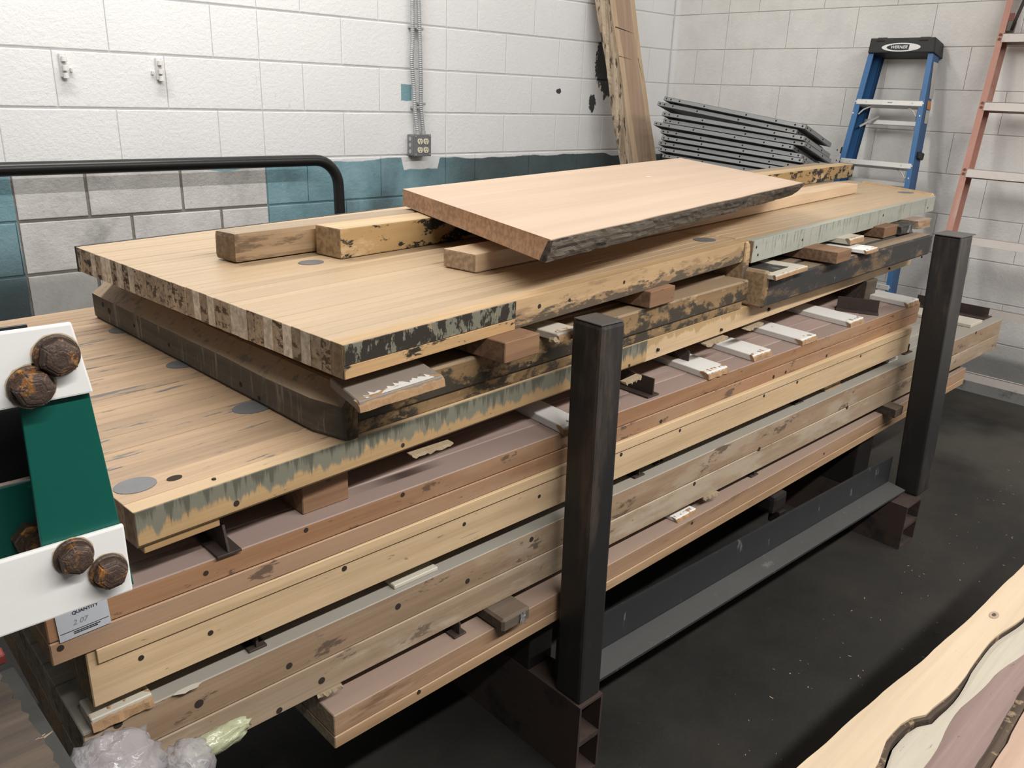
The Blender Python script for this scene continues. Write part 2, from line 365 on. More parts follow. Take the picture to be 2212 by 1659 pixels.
M_GREY_EDGE2 = edge('weathered_fir_edge_lower', (0.365, 0.275, 0.19), (0.285, 0.205, 0.135), end=(0.30, 0.25, 0.195), endpatch=((0.09, 0.072, 0.055), 0.52, 0.66, (1, 14, 18)), front=(
    dict(col=(0.46, 0.385, 0.29), scale=(2.2, 8, 8), lo=0.48, hi=0.62, amt=0.7), dict(col=(0.10, 0.07, 0.05), scale=(7, 24, 18), lo=0.60, hi=0.65, amt=0.75)))
M_BOARD2 = edge('fir_board_lower', (0.42, 0.28, 0.165), (0.33, 0.205, 0.115), end=(0.40, 0.32, 0.225), front=(dict(col=(0.16, 0.085, 0.045), scale=(3, 12, 20), lo=0.57, hi=0.64, amt=0.7),))
M_BOARD = edge('fir_board', (0.37, 0.24, 0.15), (0.29, 0.18, 0.105), end=(0.40, 0.32, 0.225), top=(0.30, 0.225, 0.185), topamt=0.85, front=(
    dict(col=(0.16, 0.085, 0.045), scale=(3, 10, 20), lo=0.58, hi=0.68, amt=0.7),))
M_CORE = wood('slab_core_board', (0.33, 0.22, 0.13), (0.26, 0.17, 0.1), end=(0.3, 0.21, 0.13))
M_STUD = wood('fresh_pine_stud', (0.66, 0.485, 0.32), (0.57, 0.405, 0.25), end=(0.58, 0.42, 0.28), tint=0.05, grain=0.8, rough=0.55)
M_BEAM_BLACK = edge('pine_beam_flaking_black_paint', (0.62, 0.46, 0.275), (0.52, 0.37, 0.20), end=(0.50, 0.35, 0.195), tint=0.05, front=(
    dict(col=(0.38, 0.235, 0.09), scale=(3, 8, 8), b=0.1, lo=0.5, hi=0.6, amt=0.75), dict(col=(0.028, 0.025, 0.022), scale=(14, 30, 34), b=0.01, lo=0.51, hi=0.56)))
M_BEAM_OLD = edge('weathered_beam', (0.40, 0.28, 0.165), (0.28, 0.185, 0.105), end=(0.25, 0.175, 0.105), tint=0.05, top=(0.36, 0.28, 0.195), topamt=0.85, front=(
    dict(col=(0.12, 0.08, 0.05), scale=(6, 14, 30), lo=0.53, hi=0.63, amt=0.85),), bump=0.002)
M_RED = wood('planed_redwood', (0.59, 0.445, 0.33), (0.54, 0.395, 0.285), end=(0.42, 0.235, 0.125), tint=0.05, streak=0.16, grain=0.55, rough=0.5, mottle=0.15, speck=0.12)
M_BARK = wood('grey_black_bark', (0.16, 0.13, 0.098), (0.058, 0.047, 0.037), tint=0.05, grain=2.2, rough=0.9, stain=((0.035, 0.03, 0.026), 0.54, 0.66, (10, 40, 40)), bump=0.006)
M_BARK2 = wood('pale_flaking_bark', (0.56, 0.45, 0.33), (0.26, 0.19, 0.125), tint=0.05, grain=1.6, rough=0.9, stain=((0.075, 0.055, 0.042), 0.54, 0.62, (9, 40, 40)), bump=0.006)
M_BLOCK = wood('red_brown_block', (0.25, 0.142, 0.08), (0.185, 0.10, 0.056), end=(0.26, 0.155, 0.095), tint=0.3, rough=0.75)
M_BLOCK_DK = wood('dark_weathered_block', (0.13, 0.098, 0.07), (0.09, 0.068, 0.05), end=(0.085, 0.065, 0.05), tint=0.1, rough=0.8)
M_WHITE = plain('white_melamine', (0.72, 0.71, 0.68), 0.45, var=0.05, dirt=((0.2, 0.17, 0.13), 0.66, 0.72, 30.0))
M_CREAM = plain('cream_painted_board', (0.52, 0.48, 0.40), 0.6, var=0.1, dirt=((0.2, 0.15, 0.1), 0.62, 0.7, 22.0))
M_CHIP = plain('torn_particle_board', (0.33, 0.205, 0.11), 0.9, var=0.35, scale=60.0, bump=0.004)
M_CHIPDK = plain('chipboard_side', (0.13, 0.085, 0.05), 0.9, var=0.3, scale=50.0)
M_STEEL = plain('dark_steel', (0.035, 0.030, 0.028), 0.5, 0.6, dirt=((0.10, 0.06, 0.04), 0.55, 0.75, 14.0))
M_TEE = plain('rusty_tee_steel', (0.055, 0.040, 0.034), 0.65, 0.3, dirt=((0.12, 0.085, 0.065), 0.5, 0.75, 20.0))
M_PLUG = plain('grey_filler_plug', (0.15, 0.15, 0.155), 0.35, var=0.2, scale=30)
M_HOLE = plain('dark_hole', (0.03, 0.02, 0.014), 0.9)
M_DARKRIM = plain('black_edge_paint', (0.035, 0.033, 0.03), 0.6, dirt=((0.2, 0.2, 0.19), 0.6, 0.7, 12.0))
M_SPLINT = plain('pale_splintered_fibre', (0.31, 0.24, 0.155), 0.9, var=0.3, scale=80.0)

# ================================================================ slabs built of strips
def lerp(a, b, t): return a + (b - a) * t
def strips(root, FL, FR, RR, RL, z0, z1, spec, r=0.0006, gap=0.0003, jit=0.0006, endjit=0.0):
    """spec: list of (name, width share, material, z0, z1); strips run front edge -> rear edge between the four plan corners"""
    FL, FR, RR, RL = [Vector((p[0], p[1])) for p in (FL, FR, RR, RL)]
    tot = sum(s[1] for s in spec); t = 0.0; wid = (RL - FL).length
    for s in spec:
        t0 = t + gap / wid; t += s[1] / tot; t1 = t - gap / wid
        a, b = lerp(FL, RL, t0), lerp(FR, RR, t0); c, d = lerp(FR, RR, t1), lerp(FL, RL, t1)
        ax = (b - a).normalized(); ce = (a + b + c + d) / 4
        e0, e1 = random.uniform(-endjit, endjit), random.uniform(-endjit, endjit)
        a, d = a + ax * e0, d + ax * e0; b, c = b + ax * e1, c + ax * e1
        za, zb = s[3] if len(s) > 3 else z0, s[4] if len(s) > 4 else z1
        zj = random.uniform(-jit, 0); zc = (za + zb) / 2
        F = frame((ce.x, ce.y, zc), (ax.x, ax.y, 0)); Fi = F.inverted()
        bm = bmesh.new()
        add_hexa(bm, [Fi @ Vector((p.x, p.y, z)) for z in (za, zb + zj) for p in (a, b, c, d)]); bevel(bm, r)
        link(s[0], bm_mesh(bm, s[0]), s[2], root, at(root, F))
def slab_root(name, label, cat, quad, z0, group=None):
    c = sum((Vector((p[0], p[1])) for p in quad), Vector((0, 0))) / 4
    ax = Vector((quad[1][0] - quad[0][0], quad[1][1] - quad[0][1]))
    return thing(name, label, cat, (c.x, c.y, z0), math.atan2(ax.y, ax.x), group)
def rect(FL, az, L, Wd):
    a = math.radians(az); u = Vector((math.cos(a), math.sin(a))); v = Vector((-u.y, u.x)); FL = Vector(FL)
    return [FL, FL + u * L, FL + u * L + v * Wd, FL + v * Wd]
def inset(name, root, p, r, m, h=0.0012, ax=1.0, n=20, rot=0.0):
    """round plug let into a top face: a disc standing 0.3 mm proud"""
    bm = bmesh.new(); add_cyl(bm, (0, 0, -h), (0, 0, 0.0009), r, n)
    if ax != 1.0: bmesh.ops.scale(bm, vec=(ax, 1, 1), verts=bm.verts)
    return link(name, bm_mesh(bm, name), m, root, at(root, Matrix.Translation(p) @ Matrix.Rotation(rot, 4, 'Z')))
def front_holes(root, quad, zs, xs, r, m=None, name='bolt_hole'):
    """dark recessed nail or bolt heads along a front face"""
    a, b = Vector((quad[0][0], quad[0][1])), Vector((quad[1][0], quad[1][1])); u = (b - a).normalized(); n = Vector((u.y, -u.x))
    for x, z in zip(xs, zs):
        t = (x - a.x) / u.x; p = a + u * t
        bm = bmesh.new(); add_cyl(bm, (0, 0.004, 0), (0, -0.0006, 0), r * random.uniform(0.85, 1.15), 10)
        link(name, bm_mesh(bm, name), m or M_HOLE, root, at(root, frame((p.x, p.y, z), (u.x, u.y, 0))))

# ---- top layer, left half
Z1B, Z1T = 1.022, 1.074
s1FL, s1RL, s1FR, rr0 = [on_z(*q, Z1T) for q in ((740, 745), (160, 532), (1619, 520), (870, 445))]
dr = (rr0 - s1RL).normalized(); df = (s1FR - s1FL).normalized()
t_ = (s1FR - s1RL).dot(df) / dr.dot(df); s1RR = s1RL + dr * t_
Q1 = [s1FL, s1FR, s1RR, s1RL]
r1 = slab_root('maple_slab', 'laminated maple slab with striped sawn end, left half of the top layer', 'slab', Q1, Z1B, 'laminated lane slabs in the stack')
spec = [('edge_strip', 1.15, M_EDGE1)]
pale = {2, 4, 6, 9, 10, 13, 15, 25, 27, 29, 30, 32}
for i in range(36): spec.append(('maple_strip', random.uniform(0.9, 1.1), M_MAPLE_PALE if i in pale else M_MAPLE))
spec.append(('rear_edge_strip', 0.35, M_DARKRIM, Z1B - 0.002, Z1T + 0.001))
strips(r1, s1FL, s1FR, s1RR, s1RL, Z1B, Z1T, spec, endjit=0.0008)
# painted cladding on the left stretch of the front edge, and the lower tan lip
u1 = Vector((df.x, df.y, 0)); n1 = Vector((df.y, -df.x, 0))
pe = on_plane(1112, 657, n1, n1.dot(s1FL)); Lp = (Vector((pe.x, pe.y, 0)) - Vector((s1FL.x, s1FL.y, 0))).dot(u1)
def front_piece(root, name, o, u, n, x0, x1, z0, z1, th, m, r=0.001):
    c = o + u * ((x0 + x1) / 2) + n * (th / 2); F = frame((c.x, c.y, (z0 + z1) / 2), u)
    return link(name, box_mesh(name, (x1 - x0, th, z1 - z0), r), m, root, at(root, F))
front_piece(r1, 'painted_edging', s1FL, u1, n1, 0.0, Lp, Z1B + 0.021, Z1T, 0.004, M_EDGE1_PAINT)
front_piece(r1, 'lower_edging', s1FL, u1, n1, 0.0, Lp, Z1B, Z1B + 0.020, 0.003, M_EDGE1_TAN)
L1 = (s1FR - s1FL).dot(df)
# hooked end board with a rounded nose at the right end
bm = bmesh.new(); prof = [(0, -0.052), (0.026, -0.056), (0.030, -0.03), (0.030, 0.030), (0.024, 0.046), (0.010, 0.0525), (0, 0.0525)]
wv = 0.05
for zsh in (0,):
    A = [bm.verts.new((x, 0, z)) for x, z in prof]; Bv = [bm.verts.new((x, 0.93, z)) for x, z in prof]
    for i in range(len(prof)): bm.faces.new((A[i], A[(i + 1) % len(prof)], Bv[(i + 1) % len(prof)], Bv[i]))
    bm.faces.new(A[::-1]); bm.faces.new(Bv)
bevel(bm, 0.003)
c = s1FL + df * (L1 - 0.028)
link('end_board', bm_mesh(bm, 'end_board'), M_EDGE1, r1, at(r1, frame((c.x + n1.x * 0.006, c.y + n1.y * 0.006, Z1B), u1)))
front_holes(r1, [s1FL, s1FR], [Z1T - 0.022, Z1T - 0.02, Z1T - 0.026], [on_plane(1165, 667, n1, n1.dot(s1FL)).x, on_plane(1350, 590, n1, n1.dot(s1FL)).x, on_plane(1232, 622, n1, n1.dot(s1FL)).x], 0.004)
for px, py, rr, sx in ((672, 567, 0.022, 1.25), (985, 548, 0.024, 1.2), (1522, 518, 0.028, 1.2)):
    p = on_z(px, py, Z1T); inset('filler_plug', r1, (p.x, p.y, Z1T), rr, M_PLUG, ax=sx, rot=math.atan2(u1.y, u1.x))
# ---- top layer, right half
s2FL, s2FR = on_z(1629, 521, Z1T), on_z(2022, 424, Z1T)
e_ = (on_z(1850, 392, Z1T) - s2FR).normalized()
s2RR = s2FR + e_ * 0.62; s2RL = s1RR + dr * 0.012
lead = (s2RL - s2FL).normalized()
s2RR = s2RR; s2RL2 = s2FL + lead * 0.80
Q2 = [s2FL, s2FR, s2RR, s2RL2]
r2_ = slab_root('maple_slab', 'laminated maple slab with sage green painted front edge, right half of the top layer', 'slab', Q2, Z1B, 'laminated lane slabs in the stack')
spec = [('painted_edge_strip', 0.9, M_SAGE, Z1B - 0.006, Z1T + 0.0005)] + [('maple_strip', random.uniform(0.9, 1.1), M_MAPLE) for i in range(28)]
strips(r2_, *Q2, Z1B, Z1T, spec)
u2 = (s2FR - s2FL).normalized(); n2 = Vector((u2.y, -u2.x, 0))
front_holes(r2_, [s2FL, s2FR], [Z1B + 0.012, Z1B + 0.034, Z1B + 0.02, Z1B + 0.03, Z1B + 0.012], [s2FL.x + t for t in (0.035, 0.02, 0.33, 1.05, 1.62)], 0.004)
p = on_z(1975, 410, Z1T - 0.03)
link('end_board', box_mesh('end_board', (0.022, 0.5, 0.075), 0.008), M_EDGE1, r2_, at(r2_, frame(tuple((s2FR + e_ * 0.27 + u2 * 0.012) - Vector((0, 0, 0.03))), (-e_.cross(Vector((0, 0, 1)))).normalized())))
p = on_z(1957, 416, Z1T); inset('filler_plug', r2_, (p.x, p.y, Z1T), 0.03, M_PLUG, ax=1.4)

# ---- second layer, left half
Z2B, Z2T = 0.9055, 0.985
Q = rect((-3.985, -2.486), 4.3, 1.25, 0.93); Q[3] = Vector((-4.035, -1.56))
u3 = (Q[1] - Q[0]).normalized()
r3 = slab_root('lane_slab', 'slab with dark grimy rounded end board, second from top at left', 'slab', Q, Z2B, 'laminated lane slabs in the stack')
spec = [('edge_strip', 1.0, M_DARKEDGE, Z2B + 0.022, Z2T - 0.004)] + [('core_strip', 1.0, M_DARKEDGE if i < 3 else M_CORE, Z2B + 0.012, Z2T - 0.002) for i in range(13)]
strips(r3, *Q, Z2B, Z2T, spec, r=0.004)
o3 = Vector((Q[0].x, Q[0].y, 0)); U3 = Vector((u3.x, u3.y, 0)); N3 = Vector((u3.y, -u3.x, 0))
front_piece(r3, 'lower_edging', o3 - N3 * 0.012, U3, N3, 0.0, 1.235, Z2B, Z2B + 0.021, 0.006, M_DARKEDGE)
# end board (breadboard end)
eL = Vector((Q[3].x - Q[0].x, Q[3].y - Q[0].y, 0)); le = eL.length; eL.normalize()
bm = bmesh.new(); HE = Z2T - Z2B; rows_ = []
for i in range(15):
    x = (le + 0.012) * i / 14; k = 0.004 * mnoise.noise(Vector((x * 7, 1, 0))); fr_ = max(0.0, 1 - x / 0.03)
    yo = 0.042 - 0.018 * fr_ ** 2; rows_.append([bm.verts.new(q) for q in ((x, 0, 0), (x, yo - .004, 0), (x, yo, .006), (x, yo + k * .3, .055 + k), (x, 0.008, HE), (x, 0, HE))])
for A, C in zip(rows_, rows_[1:]):
    for k in range(6): bm.faces.new((A[k], A[(k + 1) % 6], C[(k + 1) % 6], C[k]))
bm.faces.new(rows_[0][::-1]); bm.faces.new(rows_[-1])
ed = [e for e in bm.edges if all(abs(v.co.x) < 1e-6 for v in e.verts)]; bevel(bm, 0.007, 2, ed)
# local x runs from the front to the rear, local y points outward (to the left)
F = frame((Q[0].x - N3.x * 0.0, Q[0].y - 0.008, Z2B), eL)
link('end_board', bm_mesh(bm, 'end_board'), M_CAP, r3, at(r3, F))
for px, py, rr in ((640, 928, 0.008), (560, 860, 0.004), (520, 830, 0.005), (365, 745, 0.004), (290, 703, 0.004), (236, 672, 0.007), (222, 658, 0.006)):
    nL = Vector((-eL.y, eL.x, 0)); p = on_plane(px, py, nL, nL.dot(Vector((Q[0].x, Q[0].y - 0.008, 0))) + 0.042)
    bm = bmesh.new(); add_cyl(bm, (0, 0, 0), (0, 0.0425 - 0.04, 0), rr, 10)
    link('bolt_hole', bm_mesh(bm, 'bolt_hole'), M_HOLE, r3, at(r3, frame(tuple(p - nL * 0.002), eL)))

# ---- second layer, right half
Qr = [on_z(1652, 664, Z2B).xy, on_z(2020, 545, Z2B).xy]
ur = (Qr[1] - Qr[0]).normalized(); vr = Vector((-ur.y, ur.x)); Qr[1] = Qr[0] + ur * 1.27
Qr = [Qr[0], Qr[1], Qr[1] + vr * 0.93, Qr[0] + vr * 0.93]
r4 = slab_root('lane_slab', 'slab with black painted front edge, second from top at right', 'slab', Qr, Z2B, 'laminated lane slabs in the stack')
spec = [('edge_strip', 1.0, M_BLACKEDGE, Z2B, Z2T - 0.006)] + [('core_strip', 1.0, M_BLACKEDGE if i < 3 else M_CORE, Z2B, Z2T - 0.003) for i in range(13)]
strips(r4, *Qr, Z2B, Z2T, spec, r=0.006)
link('end_board', box_mesh('end_board', (0.026, 0.92, 0.098), 0.006), M_DARKEDGE, r4, at(r4, frame((Qr[0].x - ur.x * 0.014 + vr.x * 0.455, Qr[0].y - ur.y * 0.014 + vr.y * 0.455, Z2B + 0.0495), (ur.x, ur.y, 0))))

# ---- third layer: long maple slab, green drips at the left, bare pine edge at the right
Z3B, Z3T = 0.853, 0.905
Q3 = rect((-4.331, -2.516), 4.75, 2.95, 1.03)
r5 = slab_root('lane_slab', 'long maple slab with green paint drips on its front edge, its left end bare and dusty', 'slab', Q3, Z3B, 'laminated lane slabs in the stack')
U5 = Vector(((Q3[1] - Q3[0]).normalized().x, (Q3[1] - Q3[0]).normalized().y, 0)); N5 = Vector((U5.y, -U5.x, 0))
spec = [('edge_strip', 1.0, M_PINE_EDGE)] + [('maple_strip', random.uniform(0.9, 1.1), M_GREENTOP) for i in range(36)]
strips(r5, *Q3, Z3B, Z3T, spec)
o5 = Vector((Q3[0].x, Q3[0].y, 0))
xg = (on_plane(1394, 760, N5, N5.dot(o5)) - o5).dot(U5)
front_piece(r5, 'painted_edging', o5, U5, N5, 0.0, xg, Z3B + 0.004, Z3T + 0.0004, 0.004, M_SAGE_DRIP)
front_piece(r5, 'lower_lip', o5 - N5 * 0.03, U5, N5, 0.01, 0.115, Z3B - 0.014, Z3B, 0.025, M_EDGE1_TAN)
xs = [(on_plane(px, py, N5, N5.dot(o5)).x) for px, py in ((508, 1085), (867, 960), (1355, 800), (1420, 755), (1557, 712), (1660, 668), (1745, 620), (1920, 580), (1990, 555))]
zs = [(on_plane(px, py, N5, N5.dot(o5)).z) for px, py in ((508, 1085), (867, 960), (1355, 800), (1420, 755), (1557, 712), (1660, 668), (1745, 620), (1920, 580), (1990, 555))]
front_holes(r5, [o5 + N5 * 0.004, o5 + N5 * 0.004 + U5], [min(max(z, Z3B + 0.008), Z3T - 0.008) for z in zs], xs, 0.0042)
for px, py, rr, sx in ((292, 1049, 0.023, 1.2), (545, 880, 0.026, 1.3), (395, 786, 0.024, 1.3), (268, 712, 0.026, 1.2)):
    p = on_z(px, py, Z3T); inset('filler_plug', r5, (p.x, p.y, Z3T), rr, M_PLUG, ax=sx, rot=math.atan2(U5.y, U5.x))
p = on_z(377, 1033, Z3T); inset('knot_hole', r5, (p.x, p.y, Z3T), 0.007, M_HOLE, ax=1.5, rot=0.1)
p = on_z(462, 1035, Z3T); inset('knot_hole', r5, (p.x, p.y, Z3T), 0.003, M_HOLE)

# ---- fourth layer: brown slab; fifth: pale pine slab; sixth: thick grey-topped slab; bottom board
def layered(name, label, Q, z0, z1, zm, top_m, edge_m, n=16, front_n=2):
    root = slab_root(name, label, 'slab', Q, z0, 'laminated lane slabs in the stack')
    sp = [('upper_edge_board', 1, edge_m, zm + 0.0006, z1)] + [('upper_board', 1, top_m, zm + 0.0006, z1) for i in range(n - 1)]
    strips(root, *Q, z0, z1, sp, r=0.0016)
    if zm > z0:
        lm_ = {M_BROWN_EDGE: M_BROWN_EDGE2, M_GREY_EDGE: M_GREY_EDGE2, M_BOARD: M_BOARD2}.get(edge_m, edge_m)
        sp = [('lower_edge_board', 1, lm_, z0, zm - 0.0006)] + [('lower_board', 1, M_CORE, z0, zm - 0.0006) for i in range(n // 2 - 1)]
        strips(root, *Q, z0, z1, sp, r=0.0016)
    return root
Z4B, Z4T = 0.7145, 0.785
Q4 = rect((-4.442, -2.494), 0.95, 2.74, 1.0)
r6 = layered('lane_slab', 'red brown two-course slab under the rows of white spacer strips', Q4, Z4B, Z4T, 0.748, M_BROWNTOP, M_BROWN_EDGE)
Z5B, Z5T = 0.6245, 0.714
Q5 = rect((-4.403, -2.489), 0.55, 2.63, 0.98)
r7 = layered('lane_slab', 'pale pine slab with dark nail holes, directly under the red brown slab', Q5, Z5B, Z5T, Z5B, M_PINE2_EDGE, M_PINE2_EDGE)
front_piece(r7, 'upper_batten', Vector((Q5[0].x, Q5[0].y, 0)), Vector((1, 0.0096, 0)).normalized(), Vector((0.0096, -1, 0)).normalized(), 0.012, 2.62, Z5T - 0.022, Z5T, 0.004, M_PINE2_EDGE)
Z6B, Z6T = 0.4605, 0.588
Q6 = rect((-4.421, -2.484), 0.3, 3.62, 1.0)
r8 = layered('lane_slab', 'thick weathered slab with grey painted top, longest in the stack', Q6, Z6B, Z6T, 0.523, M_GREYTOP, M_GREY_EDGE)
Z7B, Z7T = 0.36, 0.43
Q7 = rect((-4.062, -2.512), 1.0, 2.96, 0.62)
r9 = layered('lane_slab', 'lowest board of the stack with sawn end grain at the left', Q7, Z7B, Z7T, Z7B + 0.026, M_BOARD, M_BOARD, 6)
for root, Q_, pts in ((r6, Q4, ((131, 1400), (445, 1238), (660, 1120), (870, 1060), (1420, 985), (1690, 850), (1780, 800), (1655, 920))),
                      (r7, Q5, ((305, 1421), (455, 1367), (744, 1228), (1003, 1132), (1165, 1072), (1342, 981), (1470, 920), (1652, 845), (1860, 765), (1725, 808))),
                      (r8, Q6, ((252, 1545), (625, 1438), (695, 1470), (860, 1310), (604, 1540), (430, 1520), (1148, 1165), (1010, 1255), (1500, 1045), (1640, 970), (1830, 880), (2110, 712))),
                      (r9, Q7, ((905, 1495), (1495, 1130), (1780, 980)))):
    n_ = Vector(((Q_[1] - Q_[0]).y, -(Q_[1] - Q_[0]).x, 0)).normalized(); d_ = n_.dot(Vector((Q_[0].x, Q_[0].y, 0)))
    P = [on_plane(px, py, n_, d_) for px, py in pts]
    a_ = Vector((Q_[0].x, Q_[0].y, 0)) + n_ * (0.004 if root is r7 else 0)
    b_ = Vector((Q_[1].x, Q_[1].y, 0)) + n_ * (0.004 if root is r7 else 0)
    lo, hi = (Z4B, Z4T) if root is r6 else (Z5B, Z5T - 0.024) if root is r7 else (Z6B, Z6T) if root is r8 else (Z7B, Z7T)
    front_holes(root, [n_ * 0 + Vector((Q_[0].x, Q_[0].y, 0)), Vector((Q_[1].x, Q_[1].y, 0))], [min(max(p.z, lo + .008), hi - .008) for p in P], [p.x for p in P], 0.0045 if root is not r8 else 0.006)
# white paint splash on the grey top
p = on_z(406, 1490, Z6T)
bm = bmesh.new(); bmesh.ops.create_circle(bm, cap_ends=True, radius=1, segments=18)
for v in bm.verts: v.co = Vector((v.co.x * 0.020 * random.uniform(.8, 1.15), v.co.y * 0.006 * random.uniform(.7, 1.2), 0.0008))
link('paint_splash', bm_mesh(bm, 'paint_splash'), M_CREAM, r8, at(r8, Matrix.Translation((p.x, p.y, Z6T + 0.0006))))
# ================================================================ pieces lying between the layers
def xdir(az): a = math.radians(az); return Vector((math.cos(a), math.sin(a), 0))
def spacer(name, label, fl, fr, zb, zt, depth, m, group=None, front=None, az=None, r=0.0015, cat='spacer', chip=None, skew=0.0, base=False):
    """flat piece whose top front corners are seen at pixels fl, fr on the plane z = zt; it runs back under the slab above"""
    zq = zb if base else zt
    a, b = on_z(*fl, zq), on_z(*fr, zq); wdt = (b - a).length
    u = xdir(az) if az is not None else (b - a).normalized()
    v = Vector((-u.y, u.x, 0)) + u * skew
    root = thing(name, label, cat, (a.x + u.x * wdt / 2, a.y + u.y * wdt / 2, zb), math.atan2(u.y, u.x), group)
    nm = 'board'
    bm = bmesh.new(); add_hexa(bm, [Vector(q) for q in ((-wdt / 2, 0, 0), (wdt / 2, 0, 0), (wdt / 2 + skew * depth, depth, 0), (-wdt / 2 + skew * depth, depth, 0),
                                    (-wdt / 2, 0, zt - zb), (wdt / 2, 0, zt - zb), (wdt / 2 + skew * depth, depth, zt - zb), (-wdt / 2 + skew * depth, depth, zt - zb))])
    bevel(bm, r); link(nm, bm_mesh(bm, nm), m, root, Matrix.Identity(4))
    if chip:                                                          # torn front edge: rough lumps of particle board
        bm = bmesh.new(); n = 12
        rows = []
        for i in range(n + 1):
            x = -wdt / 2 + wdt * i / n; d1 = chip * random.uniform(0.45, 1.15); top = (zt - zb) * random.uniform(0.85, 1.12)
            rows.append([bm.verts.new(q) for q in ((x, 0.003, 0.0), (x, -chip * 0.35 * random.uniform(.7, 1.3), 0.0), (x, -chip * 0.25 * random.uniform(.3, 1.3), (zt - zb) * random.uniform(.5, .75)), (x, chip * .25, top * random.uniform(.85, 1.0)), (x, d1, top), (x, d1 + 0.003, zt - zb - 0.001))])
        for A, C in zip(rows, rows[1:]):
            for k in range(5): bm.faces.new((A[k], A[k + 1], C[k + 1], C[k]))
        bm.faces.new(rows[0]); bm.faces.new(rows[-1][::-1])
        link('torn_edge', bm_mesh(bm, 'torn_edge'), M_CHIP, root, Matrix.Identity(4))
    if front is not None:
        bm = bmesh.new(); add_box(bm, (0, -0.0008, (zt - zb) / 2), (wdt, 0.002, zt - zb)); link('front_face', bm_mesh(bm, 'front_face'), front, root, Matrix.Identity(4))
    return root
def tee(label, fl, fr, zb, zt, depth, az, group='steel tee offcuts between the layers', cut=0.0):
    """offcut of steel tee laid as a spacer: flange flat on the board, web standing up to the slab above"""
    a, b = on_z(*fl, zb + 0.004), on_z(*fr, zb + 0.004); u = xdir(az); wdt = max(0.03, (b - a).length)
    root = thing('steel_tee', label, 'spacer', (a.x + u.x * wdt / 2, a.y + u.y * wdt / 2, zb), math.atan2(u.y, u.x), group)
    bm = bmesh.new(); add_box(bm, (0, depth / 2, 0.002), (wdt, depth, 0.004)); bevel(bm, 0.0006); link('flange', bm_mesh(bm, 'flange'), M_TEE, root, Matrix.Identity(4))
    bm = bmesh.new(); h = zt - zb - 0.0005
    add_hexa(bm, [Vector(q) for q in ((-.002, .002, .004), (.002, .002, .004), (.002, depth - .002, .004), (-.002, depth - .002, .004), (-.002, .002 + cut, h), (.002, .002 + cut, h), (.002, depth - .002, h), (-.002, depth - .002, h))])
    bevel(bm, 0.0005); link('web', bm_mesh(bm, 'web'), M_TEE, root, Matrix.Identity(4))
    return root
M_DUSTY = plain('dusty_board', (0.24, 0.20, 0.165), 0.8, var=0.2, dirt=((0.06, 0.05, 0.04), 0.62, 0.68, (20, 60, 20)))
GT = 'wooden spacers between the layers'; GW = 'white strips on the red brown slab'
# gap between the two upper layers
t0 = 0.020
fa = spacer('spacer_board', 'splintered white painted board end between the two top slabs, at their left corner', (775, 868), (968, 815), Z2T, Z2T + 0.016, 0.11, M_DUSTY, GT, az=6, chip=0.012, skew=0.3)
bm = bmesh.new(); n = 26; V = []
for i in range(n + 1): V.append((-0.066 + 0.132 * i / n, 0.018 + random.uniform(-.008, .010)))
A = [bm.verts.new((x, 0.003, 0.0164)) for x, y in V]; C = [bm.verts.new((x + .003, y, 0.0164)) for x, y in V]
for i in range(n): bm.faces.new((A[i], A[i + 1], C[i + 1], C[i]))
link('white_paint_edge', bm_mesh(bm, 'white_paint_edge'), M_WHITE, fa, Matrix.Identity(4))
spacer('wood_block', 'red brown block left of the near post, between the two top left slabs', (1090, 787), (1165, 763), Z2T, Z1B, 0.16, M_BLOCK, GT, az=6, cat='block', base=True)
spacer('spacer_board', 'flaking white board end just left of the near post, under the top slab', (1205, 722), (1252, 708), Z2T, Z2T + 0.014, 0.3, M_CREAM, GT, az=6, chip=0.02)
spacer('wood_block', 'red brown block under the top left slab, right of the near post', (1403, 667), (1456, 651), Z2T, Z1B, 0.12, M_BLOCK, GT, az=6, cat='block', base=True)
bm = bmesh.new(); bmesh.ops.create_icosphere(bm, subdivisions=2, radius=0.010)
for v in bm.verts: v.co *= 1 + 0.5 * (mnoise.noise(v.co * 130)); v.co.z *= 0.7
p = on_z(1197, 743, Z2T); o = link('wood_chip', bm_mesh(bm, 'wood_chip'), M_SPLINT); o.location = (p.x, p.y, Z2T + 0.006); tag(o, 'small pale wood chip beside the near post', 'chip')
fb = spacer('spacer_board', 'flat board with dark patch, at the left end of the black edged slab', (1676, 596), (1757, 576), Z2T, Z2T + 0.012, 0.2, M_CREAM, GT, az=6, chip=0.005)
bm = bmesh.new(); add_box(bm, (-0.012, 0.075, 0.0125), (0.10, 0.095, 0.001)); link('dark_patch', bm_mesh(bm, 'dark_patch'), M_DARKRIM, fb, Matrix.Identity(4))
spacer('wood_block', 'larger red brown block under the sage green edged slab', (1806, 571), (1839, 562), Z2T, Z2T + 0.034, 0.2, M_BLOCK, GT, az=5, cat='block', base=True)
spacer('spacer_board', 'small bright white board end between the two top right slabs', (1872, 541), (1899, 534), Z2T, Z2T + 0.012, 0.2, M_WHITE, GT, az=5, chip=0.010)
spacer('wood_block', 'small reddish block directly under the sage green edge', (1908, 515), (1935, 506), Z2T, Z2T + 0.036, 0.14, M_BLOCK, GT, az=5, cat='block', base=True)
spacer('plywood_stack', 'thin layered plywood scraps under the sage green edge', (1836, 517), (1862, 508), Z2T + 0.018, Z1B - 0.002, 0.1, M_CREAM, None, az=5, cat='scrap', chip=0.012)
